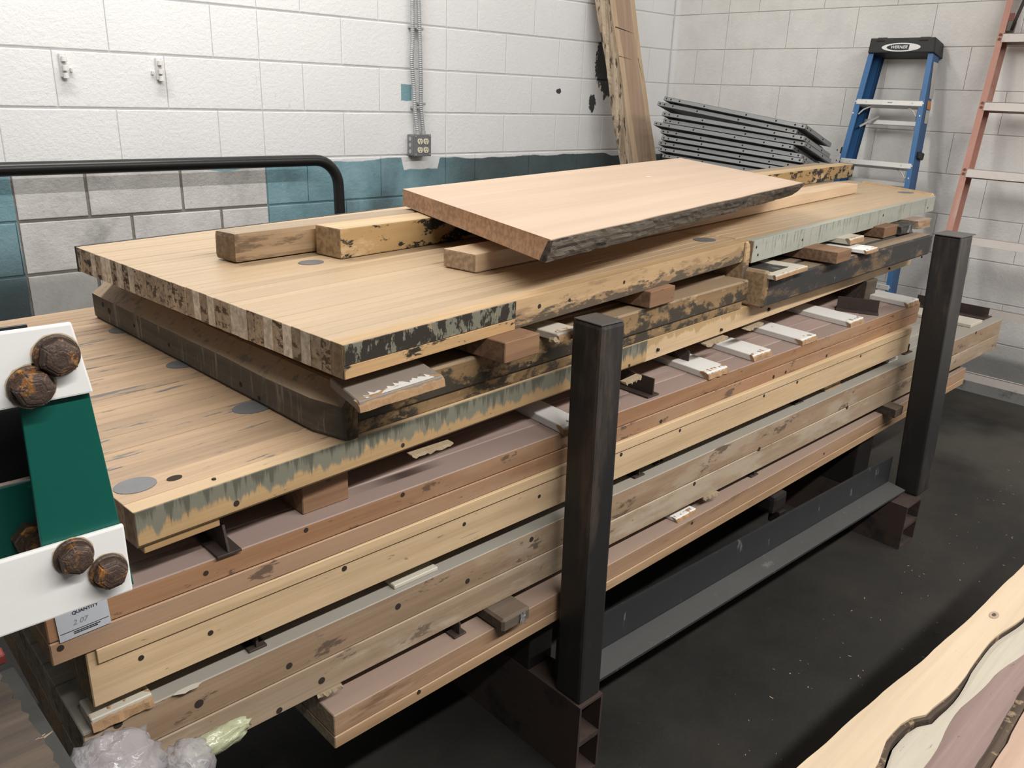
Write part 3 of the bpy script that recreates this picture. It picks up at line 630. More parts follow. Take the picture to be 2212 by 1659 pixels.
def lump(name, label, fl, fr, zb, h, depth, m, cat='scrap', az=5, sub=3, amp=0.3):
    a, b = on_z(*fl, zb), on_z(*fr, zb); u = xdir(az); wdt = (b - a).length
    bm = bmesh.new(); add_box(bm, (0, depth / 2, h / 2), (wdt, depth, h)); bmesh.ops.subdivide_edges(bm, edges=bm.edges[:], cuts=sub, use_grid_fill=True)
    for v in bm.verts:
        q = v.co * 45; v.co += Vector((mnoise.noise(q), mnoise.noise(q + Vector((9, 0, 0))), mnoise.noise(q + Vector((0, 9, 0))))) * h * amp; v.co.z = max(v.co.z, 0.0006); v.co.z = min(v.co.z, h)
    o = link(name, bm_mesh(bm, name), m); o.matrix_world = frame((a.x + u.x * wdt / 2, a.y + u.y * wdt / 2, zb), u); tag(o, label, cat); return o
lump('tar_scrap', 'crumpled black scrap wedged under the right end of the top slab', (1944, 508), (1976, 501), Z2T, 0.03, 0.12, M_DARKRIM)
lump('wood_scrap', 'broken pale wood scrap under the rounded right end of the top slab', (1982, 497), (2012, 490), Z2T, 0.032, 0.1, M_BOARD)
# gap above the red brown slab
H4 = Z4T + 0.016
for i, (a, b, lab) in enumerate((((1528, 806), (1577, 792), 'white melamine strip with torn front, second to the right of the near post'), ((1627, 768), (1672, 756), 'white melamine strip with torn front, third to the right of the near post'),
        ((1731, 734), (1770, 724), 'white melamine strip with torn front, third from the far post'), ((1835, 696), (1870, 686), 'white melamine strip with torn front, second from the far post'),
        ((1960, 654), (1985, 645), 'white melamine strip with torn front, nearest the far post'), ((1215, 922), (1262, 908), 'white melamine strip half hidden behind the near post'))):
    spacer('white_strip', lab, a, b, Z4T, H4, 0.40, M_WHITE, GW, az=1, chip=0.016, skew=0.1)
spacer('wood_block', 'brown grained block near the left, between brown slab and dripping green edge', (655, 1113), (754, 1077), Z4T, Z3B, 0.12, M_BLOCK, GT, az=2, cat='block', base=True)
tee('steel tee offcut at the left end, under the long maple slab', (470, 1204), (524, 1186), Z4T, Z4T + 0.043, 0.16, 1, cut=0.012)
tee('steel tee offcut right beside the near post, on the red brown slab', (1400, 858), (1426, 850), Z4T, Z4T + 0.043, 0.3, 1)
tee('steel tee offcut behind the first torn white strip', (1478, 794), (1500, 788), Z4T, Z4T + 0.043, 0.10, 1)
tee('larger dark steel tee between the two white strips nearest the far post', (1898, 680), (1920, 674), Z4T, Z4T + 0.043, 0.13, 25)
spacer('wood_block', 'dark block behind the larger steel tee, near the far post', (1866, 650), (1890, 643), Z4T, Z3B, 0.1, M_BLOCK_DK, GT, az=1, cat='block', base=True)
def fringe(name, label, p0, p1, zt, drop, m=M_SPLINT):
    a, b = on_z(*p0, zt), on_z(*p1, zt); u = (b - a).normalized(); L = (b - a).length; bm = bmesh.new(); n = 14
    T = []; Bo = []; T2 = []; B2 = []
    for i in range(n + 1):
        x = L * i / n; d = drop * random.uniform(0.35, 1.0) * (0.5 if i in (0, n) else 1)
        T.append(bm.verts.new((x, 0, 0))); Bo.append(bm.verts.new((x, -0.002 + random.uniform(-.002, .002), -d))); T2.append(bm.verts.new((x, 0.014, 0))); B2.append(bm.verts.new((x, 0.010, -d * .6)))
    for i in range(n):
        bm.faces.new((T[i], T[i + 1], Bo[i + 1], Bo[i])); bm.faces.new((Bo[i], Bo[i + 1], B2[i + 1], B2[i])); bm.faces.new((B2[i], B2[i + 1], T2[i + 1], T2[i])); bm.faces.new((T2[i], T2[i + 1], T[i + 1], T[i]))
    bm.faces.new((T[0], Bo[0], B2[0], T2[0])); bm.faces.new((T[n], T2[n], B2[n], Bo[n]))
    return bm_mesh(bm, name), frame((a.x, a.y, zt), u)
for root, p0, p1, zt, dr_ in ((r5, (890, 984), (978, 955), Z3B, 0.009), (r5, (1352, 826), (1386, 810), Z3B, 0.012), (r5, (1525, 744), (1572, 726), Z3B, 0.010), (r5, (1612, 712), (1650, 697), Z3B, 0.008),
                             (r7, (1536, 926), (1592, 905), Z5B, 0.012), (r7, (1730, 836), (1760, 822), Z5B, 0.010), (r8, (685, 1502), (740, 1480), Z6B, 0.010), (r8, (1520, 1075), (1552, 1062), Z6B, 0.014)):
    me, mw = fringe('splinters', '', p0, p1, zt, dr_); link('splinters', me, M_SPLINT, root, at(root, mw))
# gap above the grey topped slab
spacer('spacer_board', 'off white board with torn edge on the left end of the grey slab', (196, 1556), (331, 1502), Z6T, Z6T + 0.018, 0.05, M_CREAM, GT, az=0.3, chip=0.016)
spacer('spacer_tile', 'small off white rectangular piece lying on the grey slab', (852, 1266), (940, 1220), Z6T, Z6T + 0.008, 0.055, M_CREAM, GT, az=0.3)
tee('thin steel tee offcut on the grey slab, left half', (538, 1408), (552, 1402), Z6T, Z5B - .001, 0.14, 0)
tee('steel tee offcut on the grey slab, first to the right of the near post', (1372, 1032), (1392, 1022), Z6T, Z5B - .001, 0.25, 0)
tee('steel tee offcut on the grey slab, second to the right of the near post', (1416, 1003), (1434, 994), Z6T, Z5B - .001, 0.16, 0)
tee('steel tee offcut on the grey slab, midway to the far post', (1718, 873), (1736, 865), Z6T, Z5B - .001, 0.25, 0)
spacer('spacer_board', 'pale grey board end on the grey slab, midway to the far post', (1781, 838), (1816, 823), Z6T, Z6T + 0.012, 0.2, M_CREAM, GT, az=0.3, chip=0.01, skew=0.1)
tee('steel tee offcut on the grey slab, second from the far post', (1893, 792), (1910, 784), Z6T, Z5B - .001, 0.2, 0)
tee('steel tee offcut on the grey slab, nearest the far post', (1955, 765), (1972, 758), Z6T, Z5B - .001, 0.25, 0)
spacer('spacer_board', 'white board end on the grey slab, near the far post', (1921, 778), (1938, 769), Z6T, Z6T + 0.012, 0.2, M_WHITE, GT, az=0.3)
tee('steel tee offcut on the overhanging end of the grey slab', (2126, 690), (2140, 682), Z6T, Z6T + 0.045, 0.30, 0)
spacer('spacer_board', 'cream board end on the overhanging end of the grey slab', (2098, 702), (2117, 690), Z6T, Z6T + 0.013, 0.35, M_CREAM, GT, az=0.3)
# gap above the lowest board
rt = spacer('wood_block', 'dark block with a scrap of silver tape, on the lowest board', (1087, 1342), (1147, 1309), Z7T, Z6B, 0.12, M_BLOCK_DK, GT, az=1, cat='block', r=0.005)
bm = bmesh.new(); g = 5
for i in range(g):
    for j in range(g): bm.verts.new((0.006 + 0.014 * i / (g - 1) + random.uniform(-.0015, .0015), -0.0016 - 0.003 * random.random(), 0.006 + 0.021 * j / (g - 1) + random.uniform(-.002, .002)))
bm.verts.ensure_lookup_table()
for i in range(g - 1):
    for j in range(g - 1): bm.faces.new([bm.verts[k] for k in (i * g + j, (i + 1) * g + j, (i + 1) * g + j + 1, i * g + j + 1)])
M_FOIL = plain('silver_tape', (0.75, 0.75, 0.76), 0.25, 0.8, var=0.1)
link('silver_tape', bm_mesh(bm, 'silver_tape'), M_FOIL, rt, Matrix.Identity(4))
spacer('spacer_board', 'white painted chip of board on the lowest board, right of the near post', (1461, 1121), (1502, 1097), Z7T, Z7T + 0.010, 0.06, M_WHITE, GT, az=1, chip=0.014)
tee('steel tee offcut on the lowest board, left of the taped block', (982, 1378), (998, 1370), Z7T, Z6B - .001, 0.16, 1)
tee('steel tee offcut on the lowest board, right of the white chip', (1553, 1052), (1568, 1044), Z7T, Z6B - .001, 0.16, 1)
tee('steel tee offcut on the lowest board, midway to the far post', (1624, 1030), (1638, 1022), Z7T, Z6B - .001, 0.16, 1)
spacer('wood_block', 'brown batten end poking out beside the far post, on the lowest board', (1936, 886), (1952, 877), Z7T, Z6B, 0.3, M_BLOCK_DK, GT, az=1, cat='block', skew=0.2)
spacer('wood_chip', 'small pale wedge on the lowest board near the far post', (1836, 896), (1866, 884), Z7T, Z7T + 0.014, 0.05, M_BOARD, None, az=1, cat='chip')

# paper tag on the brown slab
n4 = Vector(((Q4[1] - Q4[0]).y, -(Q4[1] - Q4[0]).x, 0)).normalized(); d4 = n4.dot(Vector((Q4[0].x, Q4[0].y, 0)))
ta, tb = on_plane(120, 1345, n4, d4), on_plane(233, 1310, n4, d4)
ut = (tb - ta).normalized(); ut.z = 0.03; ut.normalize()
tg = thing('paper_tag', 'grey white paper tag with QUANTITY printed, stuck to the red brown slab', 'tag', (0, 0, 0))
M_PAPER = plain('grey_paper', (0.46, 0.48, 0.52), 0.7, var=0.04); M_INK = plain('black_ink', (0.03, 0.03, 0.035), 0.6); M_PENCIL = plain('pencil_mark', (0.25, 0.26, 0.28), 0.7)
wt = (tb - ta).length; F = frame(tuple((ta + tb) / 2 + n4 * 0.0015), ut)
tg.matrix_world = F; bpy.context.view_layer.update()
link('paper_sheet', box_mesh('paper_sheet', (wt, 0.0008, 0.062), 0, (0, 0, 0.004)), M_PAPER, tg, Matrix.Identity(4))
def text(body, size, m, parent, mw, name='lettering', shear=0.0, depth=0.0002, bold=0.0, sx=1.0):
    cu = bpy.data.curves.new(name, 'FONT'); cu.body = body; cu.size = size; cu.align_x = 'CENTER'; cu.align_y = 'CENTER'; cu.extrude = depth; cu.shear = shear; cu.offset = bold; cu.resolution_u = 3
    o = bpy.data.objects.new(name, cu); COL.objects.link(o); bpy.context.view_layer.update()
    me = bpy.data.meshes.new_from_object(o.evaluated_get(bpy.context.evaluated_depsgraph_get())); bpy.data.objects.remove(o)
    me.transform(Matrix.Diagonal((sx, 1, 1, 1))); me.materials.clear(); return link(name, me, m, parent, mw)
RX = Matrix.Rotation(math.pi / 2, 4, 'X')
text('QUANTITY', 0.0062, M_INK, tg, Matrix.Translation((0.004, -0.0007, 0.008)) @ RX, bold=0.0001)
text('2 07', 0.010, M_PENCIL, tg, Matrix.Translation((-0.004, -0.0007, -0.006)) @ RX, 'handwriting', shear=0.25)
bm = bmesh.new()
for k, z in enumerate((-0.0188, -0.0212)):
    for i in range(9 - k): add_box(bm, (-0.012 + i * 0.0036, -0.0006, z), (0.0028 + 0.0006 * (i % 2), 0.0006, 0.0013))
link('small_print', bm_mesh(bm, 'small_print'), M_INK, tg, Matrix.Identity(4))['kind'] = 'stuff'
for z in (0.017, -0.016):
    bm = bmesh.new(); add_box(bm, (0, -0.0006, z), (wt * 0.94, 0.0006, 0.0006)); link('ruled_line', bm_mesh(bm, 'ruled_line'), M_INK, tg, Matrix.Identity(4))

# ================================================================ timber on top
def timber(name, label, a, b, wid, z0, hgt, m, m_end=None, wob=0.0, r=0.003, cat='timber', cuts=10):
    """beam whose lower front edge runs a -> b"""
    a, b = Vector((a.x, a.y, 0)), Vector((b.x, b.y, 0)); u = (b - a).normalized(); L = (b - a).length; v = Vector((-u.y, u.x, 0)); c = (a + b) / 2 + v * wid / 2
    bm = bmesh.new(); add_box(bm, (0, 0, hgt / 2), (L, wid, hgt)); bevel(bm, r, 2)
    if wob:
        bmesh.ops.subdivide_edges(bm, edges=[e for e in bm.edges if abs(e.verts[0].co.x - e.verts[1].co.x) > 0.5 * L], cuts=cuts)
        for q in bm.verts:
            k = Vector((q.co.x * 3, q.co.y * 20, q.co.z * 20)); q.co.y += mnoise.noise(k) * wob
            if q.co.z > hgt * 0.5: q.co.z += (mnoise.noise(k + Vector((5, 5, 5))) - 0.5) * wob
    o = link(name, bm_mesh(bm, name), m); o.matrix_world = frame((c.x, c.y, z0), u); return tag(o, label, cat)
zt = Z1T + 0.0012
timber('pine_stud', 'fresh pale pine stud lying in front of the redwood slab', on_z(1027, 590, zt), on_z(1850, 417, zt), 0.088, zt, 0.037, M_STUD)
aB, bB = on_z(737, 560, zt), on_z(1841, 382, zt)
timber('pine_beam', 'pine beam with flaking black paint under the redwood slab', aB, bB, 0.082, zt, 0.063, M_BEAM_BLACK, wob=0.002)
aO = on_z(510, 570, zt); ub = (bB - aB).normalized(); vb = Vector((-ub.y, ub.x, 0))
off = (aO - aB).dot(vb); bO = aB + ub * ((bB - aB).length - 0.10) + vb * (off * 0.0 + 0.090)
timber('weathered_beam', 'grey weathered beam with rounded end, behind the black flaked beam', aO, bO, 0.075, zt, 0.062, M_BEAM_OLD, wob=0.006, r=0.010, cuts=24)
# redwood slab with a bark edge
ZRB = zt + 0.0655; TRW = 0.040
cs = [on_z(*q, ZRB + TRW) for q in ((1190, 518), (1735, 395), (1470, 341), (870, 408))]
rw_ = thing('redwood_slab', 'wide planed redwood slab with a dark bark edge, topmost on the stack', 'slab', tuple((cs[0] + cs[1] + cs[2] + cs[3]) / 4 - Vector((0, 0, TRW))), math.atan2((cs[1] - cs[0]).y, (cs[1] - cs[0]).x))
uR = (cs[1] - cs[0]).normalized(); vR = Vector((-uR.y, uR.x, 0)); F = frame((cs[0].x, cs[0].y, ZRB), uR); Fi = F.inverted()
L_ = (cs[1] - cs[0]).length; n = 40; bm = bmesh.new(); secs = []; front = []
rl, rr = Fi @ cs[3], Fi @ cs[2]
for i in range(n + 1):
    t = i / n; x = L_ * t; w1 = 0.005 * mnoise.noise(Vector((x * 5, 0, 0))) + 0.003 * mnoise.noise(Vector((x * 17, 3, 0)))
    und = 0.012 + 0.02 * t * t + 0.004 * mnoise.noise(Vector((x * 8, 7, 0)))
    yb = lerp(rl, rr, t)
    secs.append([bm.verts.new(q) for q in ((x, w1, TRW), (x, w1 + und * 0.35, TRW * 0.55), (x, w1 + und, 0.0), (lerp(x, yb.x, 1.0), yb.y, 0.0), (lerp(x, yb.x, 1.0), yb.y, TRW))])
    front.append((x, w1, und))
for A, C in zip(secs, secs[1:]):
    for k in range(5): bm.faces.new((A[k], A[(k + 1) % 5], C[(k + 1) % 5], C[k]))
bm.faces.new(secs[0][::-1]); bm.faces.new(secs[-1])
link('slab_body', bm_mesh(bm, 'slab_body'), M_RED, rw_, at(rw_, F))
bm = bmesh.new(); n = 90; rows = []
for i in range(n + 1):
    t = i / n; x = L_ * t; f0 = front[min(int(t * 40), 39)]; f1 = front[min(int(t * 40) + 1, 40)]; k = t * 40 - min(int(t * 40), 39)
    w1 = f0[1] + (f1[1] - f0[1]) * k; und = f0[2] + (f1[2] - f0[2]) * k; row = []
    for j in range(7):
        s = j / 6; y = w1 + und * s ** 1.4 - 0.0025 - 0.003 * (0.5 + mnoise.noise(Vector((x * 30, s * 5, 1)))) - 0.0025 * max(0, mnoise.noise(Vector((x * 90, s * 9, 4))))
        row.append(bm.verts.new((x, y, TRW * (1 - s) * 1.0 - 0.0008)))
    row.append(bm.verts.new((x, w1 + und + 0.01, 0.0006))); row.append(bm.verts.new((x, w1 + 0.006, TRW - 0.003))); rows.append(row)
for A, C in zip(rows, rows[1:]):
    m_ = len(A)
    for k in range(m_): bm.faces.new((A[k], A[(k + 1) % m_], C[(k + 1) % m_], C[k]))
bm.faces.new(rows[0][::-1]); bm.faces.new(rows[-1])
link('bark_edge', bm_mesh(bm, 'bark_edge'), M_BARK, rw_, at(rw_, F))
p = on_z(1401, 382, ZRB + TRW)
bm = bmesh.new(); add_box(bm, (0, 0, 0.0006), (0.022, 0.010, 0.0012)); bevel(bm, 0.0005); link('white_chip', bm_mesh(bm, 'white_chip'), M_WHITE, rw_, at(rw_, Matrix.Translation((p.x, p.y, ZRB + TRW))))
# ================================================================ steel stake rack under the stack
M_POST = plain('black_post_paint', (0.022, 0.0215, 0.0215), 0.42, 0.1, dirt=((0.075, 0.058, 0.047), 0.50, 0.70, (11, 11, 2.0)))
M_RUSTY = plain('rusty_tube', (0.052, 0.034, 0.028), 0.75, 0.15, dirt=((0.018, 0.016, 0.016), 0.5, 0.65, 7.0))
M_CAPST = plain('grey_steel_cap', (0.11, 0.105, 0.10), 0.5, 0.2, var=0.2)  # post caps, paler grey than the post paint
rk = thing('steel_rack', 'black steel stake rack with square posts carrying the timber stack', 'rack', (-2.7, -2.1, 0))
def obox(name, lo, hi, m, r=0.004, root=rk, lean=None):
    bm = bmesh.new(); c = [(a + b) / 2 for a, b in zip(lo, hi)]; add_box(bm, c, [b - a for a, b in zip(lo, hi)])
    if lean:
        for v in bm.verts:
            t = (v.co.z - lo[2]) / (hi[2] - lo[2]); v.co.x += lean[0] * t; v.co.y += lean[1] * t
    bevel(bm, r, 2); return link(name, bm_mesh(bm, name), m, root, root.matrix_world.inverted())
P1 = (-3.528, -2.592, -3.463, -2.520)                                # near post x0 y0 x1 y1
post1 = obox('post', (P1[0], P1[1], 0.2005), (P1[2], P1[3], 1.030), M_POST, 0.007, lean=(-0.010, 0.008))
obox('post_cap', (P1[0] - .009, P1[1] + .010, 1.030), (P1[2] - .012, P1[3] + .006, 1.0325), M_CAPST, 0.001)
P2 = (-1.862, -2.625, -1.756, -2.545)                                # far post
post2 = obox('post', (P2[0], P2[1], 0.16), (P2[2], P2[3], 1.045), M_POST, 0.008, lean=(-0.035, 0.03))
obox('post_cap', (P2[0] - .040, P2[1] + .026, 1.045), (P2[2] - .026, P2[3] + .034, 1.048), M_CAPST, 0.001)
def rtube(name, x0, x1, y0, y1, z0, z1, m, t=0.006):
    """square tube along y, open at the front end"""
    bm = bmesh.new()
    o = [(x0, z0), (x1, z0), (x1, z1), (x0, z1)]; i_ = [(x0 + t, z0 + t), (x1 - t, z0 + t), (x1 - t, z1 - t), (x0 + t, z1 - t)]
    V = [[bm.verts.new((p[0], y, p[1])) for p in q] for y in (y0, y1) for q in (o, i_)]
    for k in range(4):
        n_ = (k + 1) % 4
        bm.faces.new((V[0][k], V[0][n_], V[2][n_], V[2][k])); bm.faces.new((V[1][n_], V[1][k], V[3][k], V[3][n_]))
        bm.faces.new((V[0][n_], V[0][k], V[1][k], V[1][n_])); bm.faces.new((V[2][k], V[2][n_], V[3][n_], V[3][k]))
    return link(name, bm_mesh(bm, name), m, rk, rk.matrix_world.inverted())
for (x0, x1, yf, zz) in ((P1[0] - 0.004, P1[2] + 0.004, P1[1] - 0.006, 0.100), (-1.967, -1.85, -2.637, 0.08)):
    rtube('base_tube', x0, x1, yf, -1.55, 0.0, zz - 0.0005, M_RUSTY); rtube('base_tube', x0, x1, yf, -1.55, zz, 2 * zz, M_RUSTY)
    obox('cross_beam', (x0, -2.44, 2 * zz), (x1, -1.55, 0.357), M_STEEL, 0.004)
# angle rail along the front, joining the two posts
M_FLANGE = plain('dusty_rail_flange', (0.06, 0.0585, 0.057), 0.6, var=0.25, scale=(3, 20, 20), dirt=((0.16, 0.155, 0.15), 0.6, 0.7, 9.0))
def angle_rail(name, xa, xb, ya, yb):
    bm = bmesh.new(); th = 0.008
    def sec(x, y, zt): return [(x, y, zt), (x, y + th, zt), (x, y + th, zt - 0.115), (x, y - 0.060, zt - 0.112), (x, y - 0.060, zt - 0.105), (x, y, zt - 0.098)]
    fl = bmesh.new(); add_hexa(fl, [Vector(q) for q in ((xa, ya - .0605, .1945), (xb, yb - .0605, .1865), (xb, yb - .001, .1865), (xa, ya - .001, .1945), (xa, ya - .0605, .196), (xb, yb - .0605, .188), (xb, yb - .001, .198), (xa, ya - .001, .206))]); link('rail_flange', bm_mesh(fl, 'rail_flange'), M_FLANGE, rk, rk.matrix_world.inverted())
    A = [bm.verts.new(p) for p in sec(xa, ya, 0.300)]; C = [bm.verts.new(p) for p in sec(xb, yb, 0.292)]
    for k in range(6): bm.faces.new((A[k], A[(k + 1) % 6], C[(k + 1) % 6], C[k]))
    bm.faces.new(A[::-1]); bm.faces.new(C)
    return link(name, bm_mesh(bm, name), M_STEEL, rk, rk.matrix_world.inverted())
M_RAIL = plain('black_rail_scraped', (0.030, 0.031, 0.033), 0.42, 0.1, dirt=((0.13, 0.125, 0.12), 0.60, 0.66, (26, 26, 9)))
ra = angle_rail('front_rail', -3.50, -1.90, -2.498, -2.535); ra.data.materials[0] = M_RAIL
rb = angle_rail('rear_rail', -3.50, -1.90, -1.72, -1.73); rb.data.materials[0] = M_RAIL
# middle cross bearer, a channel with a rounded nose resting on the rail
pm = on_z(1668, 1090, 0.31)
obox('middle_bearer', (pm.x - 0.045, -2.50, 0.300), (pm.x + 0.03, -1.72, 0.358), M_STEEL, 0.014)
obox('middle_bearer_web', (pm.x - 0.012, -2.505, 0.262), (pm.x + 0.02, -2.47, 0.301), M_STEEL, 0.003)

# ================================================================ bent pipe rail by the left wall
M_PIPE = plain('black_iron_pipe', (0.026, 0.025, 0.024), 0.32, 0.3, dirt=((0.085, 0.055, 0.045), 0.58, 0.7, (2.5, 9, 9)))
yp = -0.17; a_ = on_y(733, 455, yp); e0 = on_y(0, 366, yp); e1 = on_y(655, 347, yp); rp = 0.0245
xR = a_.x; zP = e1.z; Rb = 0.115; pts = [(xR + 0.02, yp, 0.0)]
for t in range(1, 5): pts.append((xR + 0.02 * (1 - t / 4), yp, (zP - Rb) * t / 4))
for t in range(1, 9): q = t / 8 * math.pi / 2; pts.append((xR - Rb + Rb * math.cos(q), yp, zP - Rb + Rb * math.sin(q)))
xL = -5.4
for t in range(1, 9): pts.append((lerp(xR - Rb, xL + Rb, t / 8), yp, zP + (e0.z - e1.z) * t / 8))
for t in range(1, 9): q = t / 8 * math.pi / 2; pts.append((xL + Rb - Rb * math.sin(q), yp, zP - Rb + Rb * math.cos(q)))
pts.append((xL, yp, 0.0))
pr = thing('pipe_rail', 'bent black iron pipe rail standing along the left block wall', 'rail', (xR, yp, 0))
bm = bmesh.new(); add_tube(bm, pts, rp, 18); link('pipe', bm_mesh(bm, 'pipe', True), M_PIPE, pr, pr.matrix_world.inverted())
bm = bmesh.new(); bmesh.ops.create_uvsphere(bm, u_segments=14, v_segments=8, radius=0.017); bmesh.ops.scale(bm, vec=(1.2, 1, 0.7), verts=bm.verts)
pw = on_y(685, 339, yp); link('weld_bead', bm_mesh(bm, 'weld_bead', True), M_PIPE, pr, pr.matrix_world.inverted() @ Matrix.Translation((pw.x, yp, pw.z - 0.006)))

# ================================================================ things on the left wall
M_GALV = plain('galvanised_steel', (0.46, 0.47, 0.48), 0.4, 0.3, var=0.25, scale=40); M_IVORY = plain('ivory_receptacle', (0.74, 0.69, 0.52), 0.35, var=0.03)
M_BOXG = plain('grey_outlet_box', (0.22, 0.225, 0.235), 0.45, 0.4, var=0.15)
a, b = on_y(882, 290, -0.03), on_y(925, 336, -0.06)
ob = thing('outlet_box', 'grey steel outlet box with four ivory receptacles on the left wall', 'outlet', (-2.040, 0, 1.096))
Wb, Hb, Db = 0.102, 0.104, 0.058
link('box', box_mesh('box', (Wb, Db, Hb), 0.004, (0, -Db / 2, Hb / 2)), M_BOXG, ob, Matrix.Identity(4))
bm = bmesh.new(); add_box(bm, (0, -Db - 0.003, Hb / 2), (Wb + 0.002, 0.006, Hb + 0.002)); bevel(bm, 0.0025, 2); link('cover_plate', bm_mesh(bm, 'cover_plate'), M_BOXG, ob, Matrix.Identity(4))
for ix in (-0.018, 0.019):
    for iz in (0.030, 0.071):
        bm = bmesh.new(); n = 20; poly = []
        for k in range(n):
            t = 2 * math.pi * k / n; x, z = 0.0155 * math.cos(t), 0.0165 * math.sin(t); poly.append((x, max(-0.0135, min(0.0135, z))))
        A = [bm.verts.new((x, 0, z)) for x, z in poly]; C = [bm.verts.new((x, -0.003, z)) for x, z in poly]
        for k in range(n): bm.faces.new((A[k], A[(k + 1) % n], C[(k + 1) % n], C[k]))
        bm.faces.new(C); bm.faces.new(A[::-1])
        rc = link('receptacle', bm_mesh(bm, 'receptacle'), M_IVORY, ob, Matrix.Translation((ix, -Db - 0.006, iz)))
        bm = bmesh.new()
        for sx, sz, w, h in ((-0.005, 0.004, 0.0026, 0.008), (0.005, 0.004, 0.0026, 0.0065), (0, -0.007, 0.005, 0.005)): add_box(bm, (sx, -0.003, sz), (w, 0.0012, h))
        link('slots', bm_mesh(bm, 'slots'), M_HOLE, rc, Matrix.Identity(4))
for ix, iz in ((-0.044, 0.096), (0.044, 0.097), (-0.044, 0.009), (0.044, 0.009), (-0.018, 0.0505), (0.019, 0.0505)):
    bm = bmesh.new(); add_cyl(bm, (ix, -Db - 0.004, iz), (ix, -Db - 0.0085, iz), 0.0036 if abs(ix) > .03 else 0.002, 10); link('screw', bm_mesh(bm, 'screw'), M_GALV, ob, Matrix.Identity(4))
for z in (0.022, 0.052, 0.082):
    bm = bmesh.new(); add_cyl(bm, (-Wb / 2 - 0.0008, -0.026, z), (-Wb / 2 + 0.001, -0.026, z), 0.0105, 16); link('knockout', bm_mesh(bm, 'knockout'), M_GALV, ob, Matrix.Identity(4))
def conduit(label, pix, depth):
    P = [on_y(px, py, -depth) for px, py in pix]
    top = P[0] + (P[0] - P[1]).normalized() * 0.9; P = [top] + P
    full = []
    for q0, q1 in zip(P, P[1:]):
        n_ = max(2, int((q1 - q0).length / 0.0022)); full += [lerp(q0, q1, k / n_) for k in range(n_)]
    full.append(P[-1])
    root = thing('conduit', label, 'conduit', tuple(P[-1]), 0, 'armoured conduits on the left wall'); bm = bmesh.new()
    add_tube(bm, full, 0.0105, 10, lambda i: 0.0098 + 0.0016 * math.cos(i * math.pi / 2.0))
    link('armoured_cable', bm_mesh(bm, 'armoured_cable', True), M_GALV, root, root.matrix_world.inverted())
    bm = bmesh.new(); add_cyl(bm, P[-1] + Vector((0, 0, -0.010)), P[-1] + Vector((0, 0, 0.012)), 0.0115, 12); link('connector', bm_mesh(bm, 'connector'), M_GALV, root, root.matrix_world.inverted())
    return root
c1 = conduit('left armoured conduit running down the wall to the outlet box', [(891, 0), (891, 90), (889, 130), (894, 190), (896, 235), (902, 288)], 0.026)
c2 = conduit('right armoured conduit running down the wall to the outlet box', [(904, 0), (906, 60), (908, 130), (909, 180), (909, 230), (914.5, 288)], 0.026)
for root, px, py in ((c1, 891, 58), (c1, 896, 232), (c2, 905, 62), (c2, 910, 224)):
    q = on_y(px, py, -0.02); bm = bmesh.new(); add_box(bm, (q.x + (0.006 if root is c1 else 0.002), -0.014, q.z), (0.042, 0.028, 0.013)); bevel(bm, 0.003, 2)
    link('strap', bm_mesh(bm, 'strap'), M_GALV, root, root.matrix_world.inverted())
M_WP = plain('white_painted_metal', (0.70, 0.69, 0.665), 0.5, var=0.08, dirt=((0.2, 0.19, 0.18), 0.62, 0.7, 30.0))
for px, py, lab, sx in ((135, 141, 'painted over cable bracket on the left wall, the left one', 1), (342, 149, 'painted over cable bracket on the left wall, the right one', -1)):
    q = on_y(px, py, 0.0); root = thing('wall_bracket', lab, 'bracket', (q.x, 0, q.z), 0, 'painted brackets on the left wall')
    link('plate', box_mesh('plate', (0.024, 0.010, 0.085), 0.003, (0, -0.005, 0)), M_WP, root, Matrix.Identity(4))
    for z in (0.022, -0.010, -0.036):
        bm = bmesh.new(); add_cyl(bm, (0.002, -0.022, z - 0.009), (0.002, -0.022, z + 0.010), 0.0105, 12, 0.008); add_box(bm, (0.002, -0.012, z), (0.014, 0.014, 0.016)); bevel(bm, 0.001)
        link('clip', bm_mesh(bm, 'clip'), M_WP, root, Matrix.Identity(4))
    bm = bmesh.new(); add_box(bm, (0.026 * sx, -0.006, -0.015), (0.008, 0.012, 0.016)); bevel(bm, 0.002); link('stud', bm_mesh(bm, 'stud'), M_WP, root, Matrix.Identity(4))

# ================================================================ live edge board leaning in the corner
def board_plane(px, py):                                             # leaning plane: y = -0.46 + 0.19 z
    return on_plane(px, py, (0, 1, -0.19), -0.46)
Lp_ = [board_plane(*q) for q in ((1297, 0), (1306, 60), (1318, 120), (1326, 180), (1333, 245), (1342, 300), (1350, 348))]
Rp_ = [board_plane(*q) for q in ((1371, 0), (1378, 60), (1385, 120), (1394, 180), (1403, 245), (1411, 300), (1418, 348))]
def zl(P, z):
    if z >= P[0].z: a, b = P[1], P[0]
    elif z <= P[-1].z: a, b = P[-2], P[-1]
    else:
        for a, b in zip(P[1:], P):
            if a.z <= z <= b.z: break
    t = (z - a.z) / (b.z - a.z); return a.x + (b.x - a.x) * t
lb = thing('live_edge_board', 'tall reddish live edge board with flaking bark, leaning in the corner', 'board', (-0.35, -0.46, 0))
M_LB = wood('rough_sawn_redwood', (0.42, 0.30, 0.215), (0.36, 0.25, 0.175), end=(0.4, 0.26, 0.16), tint=0.05, grain=0.7, rough=0.7, stain=((0.12, 0.07, 0.045), 0.70, 0.76, (2.5, 14, 14)))
M_LBSAP = wood('pale_sapwood', (0.56, 0.42, 0.285), (0.48, 0.345, 0.22), tint=0.05, grain=0.8, rough=0.7)
